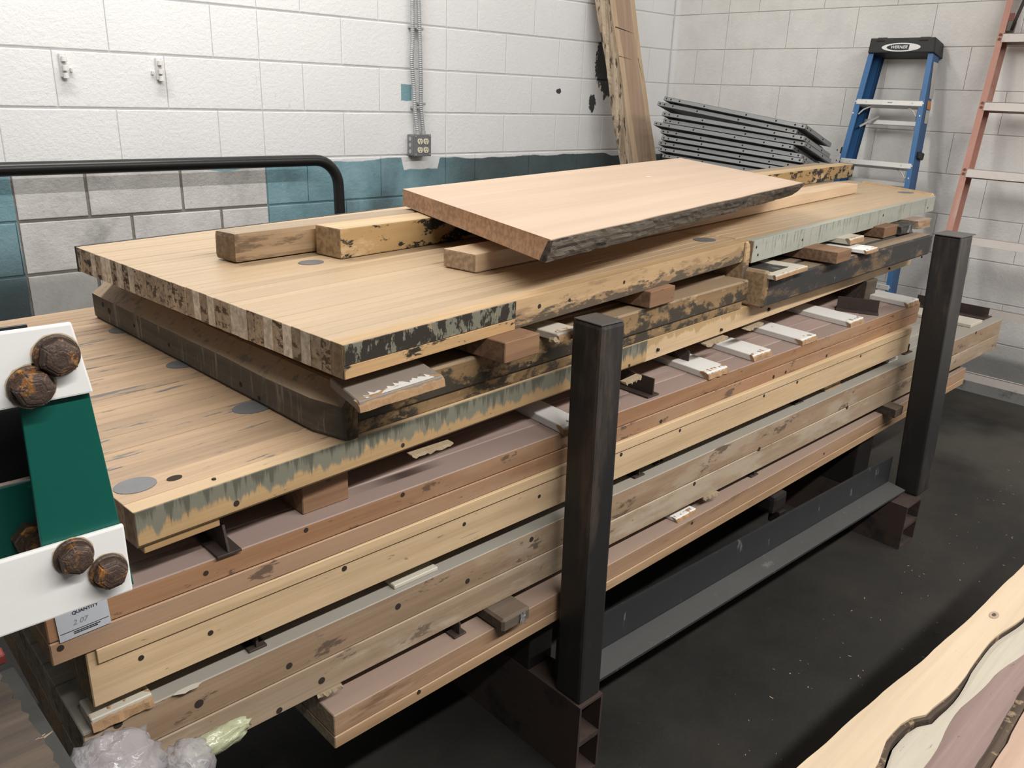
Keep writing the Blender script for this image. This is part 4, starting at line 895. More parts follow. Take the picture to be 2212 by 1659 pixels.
ax_ = Vector((0, 0.19, 1)).normalized(); xb_ = Vector((1, 0, 0)); F = frame((0, -0.46, 0), ax_, z=ax_.cross(xb_) * -1 if False else xb_.cross(ax_) * -1)
Fi = F.inverted(); nrm = Vector((0, -1, 0.19)).normalized()
def plank(name, xl, xr, th, m, off=0.0, n=60, z1=2.12):
    bm = bmesh.new(); secs = []
    for i in range(n + 1):
        z = z1 * i / n; y = -0.46 + 0.19 * z; a, b = xl(z), xr(z)
        f = Vector((0, y, z)) + nrm * off; g = f - nrm * th
        secs.append([bm.verts.new(Fi @ Vector((x, q.y, q.z))) for x, q in ((a, f), (b, f), (b, g), (a, g))])
    for A, C in zip(secs, secs[1:]):
        for k in range(4): bm.faces.new((A[k], A[(k + 1) % 4], C[(k + 1) % 4], C[k]))
    bm.faces.new(secs[0][::-1]); bm.faces.new(secs[-1]); return link(name, bm_mesh(bm, name), m, lb, at(lb, F))
el = lambda z: zl(Lp_, z); er = lambda z: zl(Rp_, z)
plank('heartwood', lambda z: lerp(el(z), er(z), 0.42), lambda z: lerp(el(z), er(z), 0.86), 0.045, M_LB)
plank('sapwood', lambda z: lerp(el(z), er(z), 0.27), lambda z: lerp(el(z), er(z), 0.42) + 0.002 * mnoise.noise(Vector((z * 6, 0, 0))), 0.045, M_LBSAP)
plank('sapwood', lambda z: lerp(el(z), er(z), 0.86) + 0.003 * mnoise.noise(Vector((z * 5, 0, 3))), lambda z: er(z) + 0.004 * mnoise.noise(Vector((z * 4, 5, 0))), 0.045, M_LBSAP)
bm = bmesh.new(); rows = []; n = 110
for i in range(n + 1):
    z = 2.12 * i / n; y = -0.46 + 0.19 * z; e = el(z); s = lerp(el(z), er(z), 0.27); row = []
    for j in range(6):
        t = j / 5; x = lerp(s, e, t) + 0.010 * mnoise.noise(Vector((z * 22, t * 4, 2))) * t
        d = -0.003 + 0.003 * mnoise.noise(Vector((z * 30, t * 6, 9))) - t * t * 0.035
        q = Vector((x, y, z)) + nrm * d; row.append(bm.verts.new(Fi @ q))
    for x in (e + 0.004, s): q = Vector((x, y, z)) - nrm * 0.044; row.append(bm.verts.new(Fi @ q))
    rows.append(row)
for A, C in zip(rows, rows[1:]):
    m_ = len(A)
    for k in range(m_): bm.faces.new((A[k], A[(k + 1) % m_], C[(k + 1) % m_], C[k]))
bm.faces.new(rows[0][::-1]); bm.faces.new(rows[-1]); link('bark_edge', bm_mesh(bm, 'bark_edge'), M_BARK2, lb, at(lb, F))
for pa, pb, w_ in (((1329, 58), (1370, 73), 0.006), ((1337, 121), (1368, 130), 0.003), ((1378, 125), (1389, 178), 0.004)):
    a, b = board_plane(*pa) + nrm * 0.0006, board_plane(*pb) + nrm * 0.0006; u = (b - a).normalized(); s_ = nrm.cross(u); bm = bmesh.new()
    vs = [bm.verts.new(q) for q in (a - s_ * w_ / 2, a + s_ * w_ / 2, (a + b) / 2 + s_ * w_ * .45, b, (a + b) / 2 - s_ * w_ * .25)]; bm.faces.new(vs)
    link('crack', bm_mesh(bm, 'crack'), M_HOLE, lb, at(lb, Matrix.Identity(4)))

# ================================================================ grey shelf panels stacked in the corner
M_SHELF = plain('grey_enamel_shelf', (0.30, 0.31, 0.31), 0.4, 0.2, var=0.06)
XS = -0.62
PL, PD, PH = 0.90, 0.33, 0.021
bm = bmesh.new()
t_ = 0.0012
add_box(bm, (PL / 2, PD / 2, PH - t_ / 2), (PL, PD, t_))
for c_, s_ in (((PL / 2, t_ / 2, PH / 2), (PL, t_, PH)), ((PL / 2, PD - t_ / 2, PH / 2), (PL, t_, PH)), ((t_ / 2, PD / 2, PH / 2), (t_, PD, PH)), ((PL - t_ / 2, PD / 2, PH / 2), (t_, PD, PH)),
               ((PL / 2, 0.008, t_ / 2), (PL, 0.016, t_)), ((PL - 0.008, PD / 2, t_ / 2), (0.016, PD, t_))): add_box(bm, c_, s_)
ME_TRAY = bm_mesh(bm, 'shelf_tray')
bm = bmesh.new()
for x in (0.018, 0.05, 0.11, 0.28, 0.55, 0.73, 0.84, 0.882): add_cyl(bm, (x, 0.0005, PH / 2), (x, -0.0006, PH / 2), 0.0052, 8)
for y in (0.02, 0.06, 0.22, 0.42): add_cyl(bm, (PL - 0.0005, y, PH / 2), (PL + 0.0006, y, PH / 2), 0.0052, 8)
ME_HOLES = bm_mesh(bm, 'bolt_holes')
def shelf(pl, pr, xf, k, label):
    """front long edge seen from pixel pl to pr; the panel leans down towards the right wall"""
    a = on_x(pl[0], pl[1], xf); u = (on_x(pr[0], pr[1], xf) - a); u.x = 0; u.normalize()
    v0 = Vector((1, 0, -0.30)); n_ = u.cross(v0).normalized(); F = frame(tuple(a - n_ * PH), u, z=n_)
    root = bpy.data.objects.new('shelf_panel', None); COL.objects.link(root); root.matrix_world = F; root.empty_display_size = .05
    tag(root, label, 'shelf', 'grey shelf panels stacked in the corner'); bpy.context.view_layer.update()
    link('shelf_tray', ME_TRAY, M_SHELF, root, Matrix.Identity(4)); link('bolt_holes', ME_HOLES, M_HOLE, root, Matrix.Identity(4))['kind'] = 'stuff'; return root
seq = [((1436, 208), (1724, 266)), ((1422, 219), (1703, 276)), ((1432, 241), (1728, 292)), ((1434, 256), (1712, 302)), ((1414, 262), (1714, 314)), ((1429, 279), (1690, 325)), ((1430, 293), (1712, 339)), ((1424, 304), (1700, 351)),
       ((1424, 317), (1690, 361)), ((1432, 332), (1705, 376)), ((1436, 345), (1700, 390))]
words = ['topmost', 'second', 'third', 'fourth', 'fifth', 'sixth', 'seventh', 'eighth', 'ninth', 'tenth', 'eleventh']
for k, (a, b) in enumerate(seq):
    shelf(a, b, XS + (0.012 if k % 2 else 0.0), k, 'grey steel shelf panel, %s from the top of the leaning stack' % words[k] if k else 'grey steel shelf panel, topmost of the leaning stack')
# crate of the same depth that carries the panels, hidden behind the timber stack
cr = thing('timber_crate', 'rough timber crate under the grey shelf panels', 'crate', (-0.42, -0.86, 0))
bm = bmesh.new(); add_hexa(bm, [Vector(q) for q in ((-.17, -.36, 0), (.10, -.36, 0), (.10, .40, 0), (-.17, .40, 0), (-.17, -.36, .86), (.10, -.36, .75), (.10, .40, .84), (-.17, .40, .95))]); bevel(bm, 0.004)
link('crate_body', bm_mesh(bm, 'crate_body'), M_BLOCK_DK, cr, Matrix.Identity(4))
# ================================================================ ladders against the right wall
def ladder_frame(slope, d, y0):
    z = Vector((slope, 0, 1)); ez = z.normalized(); ex = Vector((0, -1, 0)); ey = ez.cross(ex)
    return Matrix(((ex.x, ey.x, ez.x, d), (ex.y, ey.y, ez.y, y0), (ex.z, ey.z, ez.z, 0), (0, 0, 0, 1)))
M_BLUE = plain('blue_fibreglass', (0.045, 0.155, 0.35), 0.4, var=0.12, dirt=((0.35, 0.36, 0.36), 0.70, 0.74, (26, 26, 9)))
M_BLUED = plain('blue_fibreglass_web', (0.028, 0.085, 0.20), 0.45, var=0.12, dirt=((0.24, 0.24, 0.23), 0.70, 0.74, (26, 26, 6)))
M_ALU = plain('aluminium', (0.62, 0.61, 0.585), 0.4, 0.35, var=0.08, dirt=((0.35, 0.32, 0.29), 0.6, 0.75, 14.0)); M_BLACKP = plain('black_plastic', (0.016, 0.016, 0.017), 0.5, dirt=((0.2, 0.2, 0.19), 0.70, 0.74, 40.0))
M_LABEL = plain('white_label', (0.78, 0.78, 0.76), 0.5, var=0.04); M_ORWORN = plain('orange_scrape', (0.45, 0.22, 0.09), 0.7); M_PEEL = plain('worn_grey_label', (0.42, 0.41, 0.38), 0.7, dirt=((0.2, 0.2, 0.2), 0.6, 0.7, 30.0))
F = ladder_frame(0.20, -0.459, -1.5); Fi = F.inverted()
lad = bpy.data.objects.new('step_ladder', None); COL.objects.link(lad); lad.matrix_world = F; bpy.context.view_layer.update()
tag(lad, 'blue fibreglass step ladder with a black top cap, folded against the right wall', 'ladder')
def lp(px, py, off=0.0):
    n = Vector((1, 0, -0.20)); return Fi @ on_plane(px, py, n, -0.459 + off)
def lin(p, q, z): t = (z - p.z) / (q.z - p.z); return p.x + (q.x - p.x) * t
I4 = Matrix.Identity(4)
LA, LBt = lp(1876, 116), lp(1826.5, 296.6); LC, LD = lp(1887, 118), lp(1838, 296)
RA, RB_ = lp(2016, 116), lp(1983, 297); RC, RD = lp(2005, 116), lp(1972, 297)
ztop = LA.z + 0.02
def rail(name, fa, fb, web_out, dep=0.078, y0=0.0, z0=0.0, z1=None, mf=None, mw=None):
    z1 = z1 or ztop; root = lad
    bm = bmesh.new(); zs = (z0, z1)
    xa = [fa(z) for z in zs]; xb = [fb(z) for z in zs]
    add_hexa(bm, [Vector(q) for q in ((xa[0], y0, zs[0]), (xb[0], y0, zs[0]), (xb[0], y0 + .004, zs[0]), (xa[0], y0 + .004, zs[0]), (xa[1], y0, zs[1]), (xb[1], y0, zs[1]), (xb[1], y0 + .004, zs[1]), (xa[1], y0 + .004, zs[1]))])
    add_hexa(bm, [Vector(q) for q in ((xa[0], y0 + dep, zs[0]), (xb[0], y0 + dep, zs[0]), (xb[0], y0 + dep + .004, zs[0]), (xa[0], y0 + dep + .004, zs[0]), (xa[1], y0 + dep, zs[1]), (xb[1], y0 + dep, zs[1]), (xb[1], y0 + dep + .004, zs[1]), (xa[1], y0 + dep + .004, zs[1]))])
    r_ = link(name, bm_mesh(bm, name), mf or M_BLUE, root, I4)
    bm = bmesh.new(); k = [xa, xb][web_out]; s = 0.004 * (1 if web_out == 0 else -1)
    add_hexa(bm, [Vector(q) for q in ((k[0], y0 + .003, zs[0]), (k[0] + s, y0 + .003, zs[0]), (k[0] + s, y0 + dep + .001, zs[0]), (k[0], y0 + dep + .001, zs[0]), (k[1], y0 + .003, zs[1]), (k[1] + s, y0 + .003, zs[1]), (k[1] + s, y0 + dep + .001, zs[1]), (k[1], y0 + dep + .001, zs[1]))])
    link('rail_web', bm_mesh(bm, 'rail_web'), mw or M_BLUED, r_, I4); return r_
fL0, fL1 = (lambda z: lin(LA, LBt, z)), (lambda z: lin(LC, LD, z))
fR0, fR1 = (lambda z: lin(RC, RD, z)), (lambda z: lin(RA, RB_, z))
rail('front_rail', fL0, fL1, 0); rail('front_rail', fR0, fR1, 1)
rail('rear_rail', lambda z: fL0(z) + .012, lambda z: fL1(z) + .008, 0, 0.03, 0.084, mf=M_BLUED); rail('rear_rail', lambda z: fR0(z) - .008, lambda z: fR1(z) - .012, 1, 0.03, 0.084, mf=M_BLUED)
sz = [lp(1924, 216).z, lp(1900, 348).z]; dz_ = sz[0] - sz[1]
for k in range(5):
    zt = sz[0] - dz_ * k
    if zt < 0.1: break
    x0, x1 = fL0(zt) + 0.006, fR1(zt) - 0.006
    st = link('step', box_mesh('step', (x1 - x0, 0.080, 0.028), 0.003, ((x0 + x1) / 2, 0.036, zt - 0.014)), M_ALU, lad, I4)
    for x in (x0 + 0.055, x1 - 0.05):
        bm = bmesh.new(); add_cyl(bm, (x, -0.003, zt - .013), (x, -0.0055, zt - .013), 0.0042, 10); link('rivet', bm_mesh(bm, 'rivet'), M_GALV, st, I4)
    for x in (fL0(zt) + .004, fR1(zt) - .004):
        bm = bmesh.new(); add_cyl(bm, (x + (.006 if x < 0 else -.006) * 0, 0.0005, zt - .012), (x, -0.002, zt - .012), 0.004, 10); link('rivet', bm_mesh(bm, 'rivet'), M_ALU, lad, I4)
        bm = bmesh.new(); add_cyl(bm, (x, 0.0005, zt - .072), (x, -0.002, zt - .072), 0.004, 10); link('rivet', bm_mesh(bm, 'rivet'), M_ALU, lad, I4)
    for sgn, x in ((1, fL1(zt)), (-1, fR0(zt))):
        bm = bmesh.new(); add_tube(bm, [(x, 0.01, zt - .075), (x + sgn * .02, 0.012, zt - .05), (x + sgn * .055, 0.02, zt - .030)], 0.004, 8); link('step_brace', bm_mesh(bm, 'step_brace'), M_ALU, lad, I4)
    if k == 0:
        bm = bmesh.new(); add_box(bm, ((x0 + x1) / 2 + .003, -0.0045, zt - .014), (0.066, 0.001, 0.024)); lbl = link('paper_label', bm_mesh(bm, 'paper_label'), M_LABEL, lad, I4)
        bm = bmesh.new(); xc = (x0 + x1) / 2 + .008
        for i in range(8): add_box(bm, (xc - .011 + i * .0032, -0.0052, zt - .0135 + .0012 * math.sin(i * 2.1)), (.0026, .0006, .0022 + .0008 * (i % 3)))
        link('scribble', bm_mesh(bm, 'scribble'), M_INK, lbl, I4)['kind'] = 'stuff'
    zr = zt - 0.115
    link('rear_bar', box_mesh('rear_bar', (fR1(zr) - fL0(zr) - .02, 0.012, 0.026), 0.003, ((fL0(zr) + fR1(zr)) / 2, 0.098, zr + .02)), M_ALU, lad, I4)
bm = bmesh.new(); zt = sz[0]; add_tube(bm, [(fL1(zt) + .004, .05, zt - .13), (fL1(zt) + .075, .09, zt - .068)], .006, 8); link('rear_brace', bm_mesh(bm, 'rear_brace'), M_ALU, lad, I4)
for x, zz in ((fL0(1.2) - .012, lp(1812, 322).z), (fR1(1.2) + .006, lp(2003, 335).z)):
    link('spreader_clip', box_mesh('spreader_clip', (0.022, 0.05, 0.035), 0.004, (x, 0.05, zz)), M_BLACKP, lad, I4)
# black cap
a, b = lp(1881.6, 82, -0.012), lp(2021.8, 79.6, -0.012); c_, d_ = lp(1874, 115, -0.012), lp(2019, 113, -0.012)
zc0, zc1 = (c_.z + d_.z) / 2, (a.z + b.z) / 2
bm = bmesh.new(); add_hexa(bm, [Vector(q) for q in ((c_.x, -.012, zc0), (d_.x, -.012, zc0), (d_.x - .004, .118, zc0), (c_.x + .008, .118, zc0), (a.x, -.012, zc1), (b.x, -.012, zc1), (b.x - .004, .118, zc1), (a.x + .008, .118, zc1))]); bevel(bm, 0.006, 2)
cap = link('top_cap', bm_mesh(bm, 'top_cap'), M_BLACKP, lad, I4)
for x in (a.x + .055, b.x - .055):
    bm = bmesh.new(); add_box(bm, (x, -.0125, zc1 - .016), (.042, .002, .006)); link('slot', bm_mesh(bm, 'slot'), M_HOLE, cap, I4)
    bm = bmesh.new(); add_box(bm, (x, .045, zc1 + .002), (.05, .09, .006)); bevel(bm, .002); link('tool_tray_rib', bm_mesh(bm, 'tool_tray_rib'), M_BLACKP, cap, I4)
q = lp(1946, 102, -0.0125); ew, eh = 0.098, 0.021
def ell(name, w, h, y, m, sx=0.0, cut=None):
    bm = bmesh.new(); n = 40; V = []
    for k in range(n): t = 2 * math.pi * k / n; x, z = w * math.cos(t), h * math.sin(t); V.append((q.x + x + sx, q.z + z))
    if cut is not None: V = [(max(x, q.x + cut), z) for x, z in V]
    A = [bm.verts.new((x, y, z)) for x, z in V]; bm.faces.new(A); bmesh.ops.remove_doubles(bm, verts=bm.verts, dist=1e-6)
    return link(name, bm_mesh(bm, name), m, cap, I4)
ell('logo_ring', ew, eh, -.0127, M_LABEL); ell('logo_field', ew * .74, eh * .74, -.0130, M_BLACKP)
text('WERNER', 0.0215, M_LABEL, cap, Matrix.Translation((q.x - .010, -.0134, q.z)) @ RX, 'logo_lettering', shear=0.2, bold=0.0004, sx=1.0)
ell('peeled_patch', ew * .86, eh * .9, -.0139, M_LABEL, 0.0, 0.042)
for pts, m in ((((2017, 133), (2027, 137), (2015, 215), (2007, 213)), M_PEEL), (((2004, 217), (2012, 219), (2010, 238), (2002, 235)), M_ORWORN), (((2001, 238), (2009, 240), (2002, 268), (1996, 266)), M_PEEL)):
    xo = [fR1(lp(p[0] - 12, p[1]).z) for p in pts]; bm = bmesh.new(); V = []
    for p in pts:
        n = F.to_3x3() @ Vector((1, 0, 0)); zz = lp(p[0] - 12, p[1]).z; P0 = F @ Vector((fR1(zz) + .0008, 0, zz)); P = on_plane(p[0], p[1], n, n.dot(P0)); V.append(bm.verts.new(Fi @ P))
    bm.faces.new(V); link('worn_label', bm_mesh(bm, 'worn_label'), m, lad, I4)

# ---- faded red ladder
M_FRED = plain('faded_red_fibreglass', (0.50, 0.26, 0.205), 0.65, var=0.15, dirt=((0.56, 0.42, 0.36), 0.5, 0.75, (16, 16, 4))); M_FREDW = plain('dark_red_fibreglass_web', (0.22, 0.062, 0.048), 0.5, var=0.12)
M_TREAD = plain('aluminium_tread_dusty', (0.58, 0.53, 0.49), 0.5, 0.25, var=0.08, dirt=((0.36, 0.28, 0.24), 0.55, 0.75, 9.0)); M_RIV = plain('rust_rivet', (0.16, 0.085, 0.06), 0.7, 0.3)
SL, DD = 0.24, -0.5224
F2 = ladder_frame(SL, DD, -2.0); F2i = F2.inverted()
l2 = bpy.data.objects.new('tall_ladder', None); COL.objects.link(l2); l2.matrix_world = F2; bpy.context.view_layer.update()
tag(l2, 'tall faded red fibreglass ladder with wide aluminium treads, leaning at the right', 'ladder')
def mp(px, py, off=0.0): return F2i @ on_plane(px, py, Vector((1, 0, -SL)), DD + off)
A0, A1 = mp(2175.5, 0), mp(2045, 487); B0, B1 = mp(2189, 0), mp(2064, 470)
gL0 = lambda z: lin(A0, A1, z); gL1 = lambda z: lin(B0, B1, z)
wid2 = 0.95
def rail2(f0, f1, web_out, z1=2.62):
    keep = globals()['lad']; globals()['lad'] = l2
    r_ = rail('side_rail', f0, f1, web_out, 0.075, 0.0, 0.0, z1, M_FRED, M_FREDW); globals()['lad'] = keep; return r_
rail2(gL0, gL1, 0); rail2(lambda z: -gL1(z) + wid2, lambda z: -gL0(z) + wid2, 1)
tz = [mp(2172, 72).z, mp(2132.6, 220.6).z, mp(2089, 364).z]
sp2 = (tz[0] - tz[2]) / 2
for k in range(-2, 7):
    zt = tz[0] - sp2 * k
    if zt < 0.1 or zt > 2.55: continue
    x0 = gL1(zt) - 0.002; x1 = -gL1(zt) + wid2 + 0.002
    bm = bmesh.new()
    add_box(bm, ((x0 + x1) / 2, -0.004 + 0.002, zt - .020), (x1 - x0, 0.004, 0.040)); add_box(bm, ((x0 + x1) / 2, 0.036, zt - .002), (x1 - x0, 0.080, 0.004)); add_box(bm, ((x0 + x1) / 2, 0.074, zt - .016), (x1 - x0, 0.004, 0.032))
    link('tread', bm_mesh(bm, 'tread'), M_TREAD, l2, I4)
    for dzv in (-0.006, -0.026):
        x = (gL0(zt) + gL1(zt)) / 2 - .001
        bm = bmesh.new(); add_cyl(bm, (x, 0.0005, zt + dzv), (x, -0.0025, zt + dzv), 0.0066, 10); link('rivet', bm_mesh(bm, 'rivet'), M_RIV, l2, I4)
zz = mp(2185, 53).z; xx = gL1(zz)
link('guide_bracket', box_mesh('guide_bracket', (0.034, 0.03, 0.05), 0.003, (xx + 0.014, 0.02, zz - .004)), plain('dull_zinc', (0.16, 0.14, 0.13), 0.6, 0.4), l2, I4)
bm = bmesh.new(); add_tube(bm, [(xx + .030, -.006, zz - .028), (xx + .036, -.008, zz + .03), (xx + .055, -.008, zz + .16), (xx + .075, 0.0, zz + .30)], .008, 8); link('lock_hook', bm_mesh(bm, 'lock_hook', True), M_STEEL, l2, I4)

# ================================================================ green and white steel frame at the left, close to the camera
M_WBAR = plain('white_painted_bar', (0.74, 0.735, 0.715), 0.5, var=0.06, scale=(2, 30, 30), dirt=((0.42, 0.33, 0.22), 0.66, 0.8, 16.0)); M_GREEN = plain('dark_green_enamel', (0.006, 0.088, 0.068), 0.35, var=0.12, dirt=((0.20, 0.36, 0.31), 0.70, 0.73, (70, 70, 110)))
M_BOLT = plain('rusty_bolt', (0.085, 0.058, 0.045), 0.42, 0.35, var=0.4, scale=120, dirt=((0.36, 0.165, 0.05), 0.54, 0.64, 55.0), bump=0.004)
YF = -2.79
M_RSTAIN = plain('rust_bleed', (0.50, 0.41, 0.29), 0.7, var=0.4, scale=90)
fr = thing('steel_stand', 'green steel post with white bars and rusty bolts, close at the left', 'frame', (-4.75, YF, 0))
def fy(px, py, y=YF): return on_y(px, py, y)
def quad_plate(name, pts, y, th, m, r=0.0015, ext=None):
    P = [fy(*q, y) for q in pts]
    if ext is not None:
        for i in ext: P[i].x = -5.35
        for i, j in zip(ext, reversed([k for k in range(4) if k not in ext])): pass
    bm = bmesh.new(); add_hexa(bm, [Vector((p.x, yy, p.z)) for yy in (y, y + th) for p in (P[3], P[2], P[1], P[0])]); bevel(bm, r, 2)
    return link(name, bm_mesh(bm, name), m, fr, fr.matrix_world.inverted())
quad_plate('white_bar', [(0, 712), (155, 697), (203, 848), (0, 885)], YF - 0.006, 0.0058, M_WBAR, 0.0018, (0, 3))
quad_plate('white_bar', [(0, 1204), (268, 1134), (288, 1275), (0, 1386)], YF - 0.006, 0.0058, M_WBAR, 0.0018, (0, 3))
quad_plate('front_flange', [(20, 735), (165, 728), (290, 1262), (107, 1290)], YF, 0.005, M_GREEN, 0.001)
a, b, c, d = [fy(*q) for q in ((165, 728), (290, 1262), (20, 735), (107, 1290))]
a.z -= .035
bm = bmesh.new(); add_hexa(bm, [Vector(q) for q in ((b.x - .005, YF + .004, b.z), (b.x, YF + .004, b.z), (b.x, YF + .085, b.z), (b.x - .005, YF + .085, b.z), (a.x - .005, YF + .004, a.z), (a.x, YF + .004, a.z), (a.x, YF + .085, a.z), (a.x - .005, YF + .085, a.z))]); bevel(bm, .0008)
link('web', bm_mesh(bm, 'web'), M_GREEN, fr, fr.matrix_world.inverted())
zr_ = fy(60, 1040, YF + .08).z; a.z -= .05
bm = bmesh.new(); add_box(bm, ((d.x - .03 + b.x - .004) / 2, YF + .0825, (d.z + zr_) / 2), (b.x - .004 - d.x + .03, .005, zr_ - d.z)); bevel(bm, .0008)
link('rear_flange', bm_mesh(bm, 'rear_flange'), M_GREEN, fr, fr.matrix_world.inverted())
bm = bmesh.new(); add_box(bm, (-4.87, YF + .087, 1.14), (0.84, .004, .14)); link('hollow_shade_panel', bm_mesh(bm, 'hollow_shade_panel'), M_BLACKP, fr, fr.matrix_world.inverted())  # black sheet added to give the shade of the open hollow
for z0_, z1_ in ((0.955, 1.015),):
    bm = bmesh.new(); add_box(bm, (-4.90, YF + .089, (z0_ + z1_) / 2), (0.90, 0.006, z1_ - z0_)); bevel(bm, .0015); link('rear_bar', bm_mesh(bm, 'rear_bar'), M_WBAR, fr, fr.matrix_world.inverted())
bm = bmesh.new(); add_box(bm, (-5.27, YF + .045, 0.63), (0.10, 0.079, 1.26)); bevel(bm, .004); link('far_post', bm_mesh(bm, 'far_post'), M_GREEN, fr, fr.matrix_world.inverted())
bm = bmesh.new(); add_box(bm, (-5.27, YF + .045, 0.008), (0.5, 0.6, 0.016)); bevel(bm, .004); link('foot_plate', bm_mesh(bm, 'foot_plate'), M_GREEN, fr, fr.matrix_world.inverted())
def bolt(px, py, r, y, rot):
    p = fy(px, py, y); bm = bmesh.new()
    prof = [(0.0, r), (0.0035, r), (0.0045, r * 0.93), (0.0045, r * .84)]
    n = 24; rings = []
    for dy, rr in prof: rings.append([bm.verts.new((p.x + rr * math.cos(2 * math.pi * k / n), y - dy, p.z + rr * math.sin(2 * math.pi * k / n))) for k in range(n)])
    for A, C in zip(rings, rings[1:]):
        for k in range(n): bm.faces.new((A[k], A[(k + 1) % n], C[(k + 1) % n], C[k]))
    bm.faces.new(rings[-1]); o = link('bolt', bm_mesh(bm, 'bolt'), M_BOLT, fr, fr.matrix_world.inverted())
    bm = bmesh.new(); hr = r * 0.90; hx = []
    for dy, rr in ((0.003, hr), (0.012, hr), (0.0145, hr * .84), (0.0155, hr * .5)): hx.append([bm.verts.new((p.x + rr * math.cos(rot + math.pi * k / 3), y - dy, p.z + rr * math.sin(rot + math.pi * k / 3))) for k in range(6)])
    for A, C in zip(hx, hx[1:]):
        for k in range(6): bm.faces.new((A[k], A[(k + 1) % 6], C[(k + 1) % 6], C[k]))
    bm.faces.new(hx[-1]); bmesh.ops.bevel(bm, geom=list(bm.edges), offset=0.0012, segments=2, affect='EDGES')
    rim = bmesh.new(); nn = 26
    V = [rim.verts.new((p.x + r * (1.03 + .08 * random.random()) * math.cos(2 * math.pi * k / nn), y - .0003, p.z + r * (1.03 + .08 * random.random()) * math.sin(2 * math.pi * k / nn))) for k in range(nn)]; rim.faces.new(V)
    link('rust_stain', bm_mesh(rim, 'rust_stain'), M_RSTAIN, fr, fr.matrix_world.inverted())
    h = link('hex_head', bm_mesh(bm, 'hex_head'), M_BOLT, o, I4)
for px, py, r, rot in ((121, 767, .0172, .3), (67, 834, .0172, .9), (158, 1199, .0160, .6), (233, 1231, .0160, .1)): bolt(px, py, r, YF - 0.0058, rot)
p = fy(68, 1160, YF + .078); bm = bmesh.new(); add_cyl(bm, (p.x, YF + .080, p.z), (p.x, YF + .066, p.z), .0172, 6); bevel(bm, .0012); nt_ = link('hex_nut', bm_mesh(bm, 'hex_nut'), M_BOLT, fr, fr.matrix_world.inverted())
bm = bmesh.new(); add_cyl(bm, (p.x, YF + .070, p.z), (p.x, YF + .060, p.z), .0095, 14); link('bolt_end', bm_mesh(bm, 'bolt_end'), M_BOLT, nt_, I4)

# ================================================================ live edge slabs at the lower right
ZS = 0.60
def zpoly(bm, A, Bq, z0, z1, under=0.0):
    """strip between two polylines sampled at the same x stations"""
    n = len(A); rows = [[bm.verts.new(q) for q in ((a[0], a[1], z1), (b[0], b[1], z1), (b[0], b[1], z0), (a[0], a[1] - under, z0))] for a, b in zip(A, Bq)]
    for P, Q_ in zip(rows, rows[1:]):
        for k in range(4): bm.faces.new((P[k], P[(k + 1) % 4], Q_[(k + 1) % 4], Q_[k]))
    bm.faces.new(rows[0][::-1]); bm.faces.new(rows[-1])
def resample(P, n=90, amp=0.0, seed=0.0, f=9.0):
    out = []; x0, x1 = P[0][0], P[-1][0]
    for i in range(n + 1):
        x = x0 + (x1 - x0) * i / n
        for a, b in zip(P, P[1:]):
            if a[0] <= x <= b[0] + 1e-9: break
        t = (x - a[0]) / (b[0] - a[0]); t2 = t * t * (3 - 2 * t); out.append((x, a[1] + (b[1] - a[1]) * t2 + amp * mnoise.noise(Vector((x * f, seed, 0))) + amp * .4 * mnoise.noise(Vector((x * f * 3.3, seed, 5)))))
    return out
X0, X1 = -3.98, -1.9
far = resample([(X0, -3.142), (-3.752, -3.149), (-3.66, -3.154), (-3.528, -3.159), (-3.386, -3.169), (-3.208, -3.176), (-2.942, -3.180), (X1, -3.20)], amp=.002, seed=1)
sp1 = resample([(X0, -3.235), (-3.674, -3.218), (-3.60, -3.205), (-3.551, -3.206), (-3.52, -3.222), (-3.431, -3.228), (-3.261, -3.222), (-3.137, -3.236), (X1, -3.25)], amp=.0016, seed=2)
sp2_ = resample([(X0, -3.272), (-3.598, -3.258), (-3.472, -3.246), (-3.352, -3.253), (-3.226, -3.268), (X1, -3.29)], amp=.002, seed=3)
cr1 = resample([(X0, -3.322), (-3.535, -3.302), (-3.434, -3.297), (-3.327, -3.293), (X1, -3.33)], amp=.003, seed=4, f=16)
cr2 = resample([(X0, -3.340), (-3.535, -3.318), (-3.434, -3.313), (-3.327, -3.309), (X1, -3.35)], amp=.003, seed=6, f=16)
near = [(a[0], -3.60) for a in far]
M_PALE = wood('pale_live_edge_sapwood', (0.49, 0.39, 0.275), (0.43, 0.335, 0.23), end=(0.55, 0.4, 0.22), tint=0.04, grain=0.7, streak=0.15, rough=0.6, stain=((0.45, 0.30, 0.15), 0.72, 0.80, (7, 40, 40)), mottle=0.2, speck=0.1)
M_SAPW = wood('white_sapwood', (0.44, 0.40, 0.33), (0.34, 0.305, 0.245), tint=0.04, grain=0.7, streak=0.2, stain=((0.25, 0.2, 0.15), 0.66, 0.74, (3, 30, 30)))
M_HEART = wood('purple_brown_heartwood', (0.20, 0.142, 0.125), (0.15, 0.10, 0.088), tint=0.04, grain=1.0, streak=0.3, rough=0.7)
M_PINKW = wood('pinkish_heartwood', (0.38, 0.27, 0.205), (0.31, 0.21, 0.155), tint=0.04, grain=0.9, streak=0.25, rough=0.7)
M_BARKC = wood('dark_bark_seam', (0.085, 0.06, 0.042), (0.04, 0.028, 0.02), tint=0.05, grain=2.0, rough=0.95, stain=((0.22, 0.155, 0.095), 0.56, 0.64, (40, 40, 40)), bump=0.006)
va = thing('live_edge_slab', 'pale wavy edged slab at the lower right, the one next to the open floor', 'slab', (-2.9, -3.2, ZS - .05))
mi = va.matrix_world.inverted()
bm = bmesh.new(); zpoly(bm, far, sp1, ZS - .048, ZS); link('slab_body', bm_mesh(bm, 'slab_body'), M_PALE, va, mi)
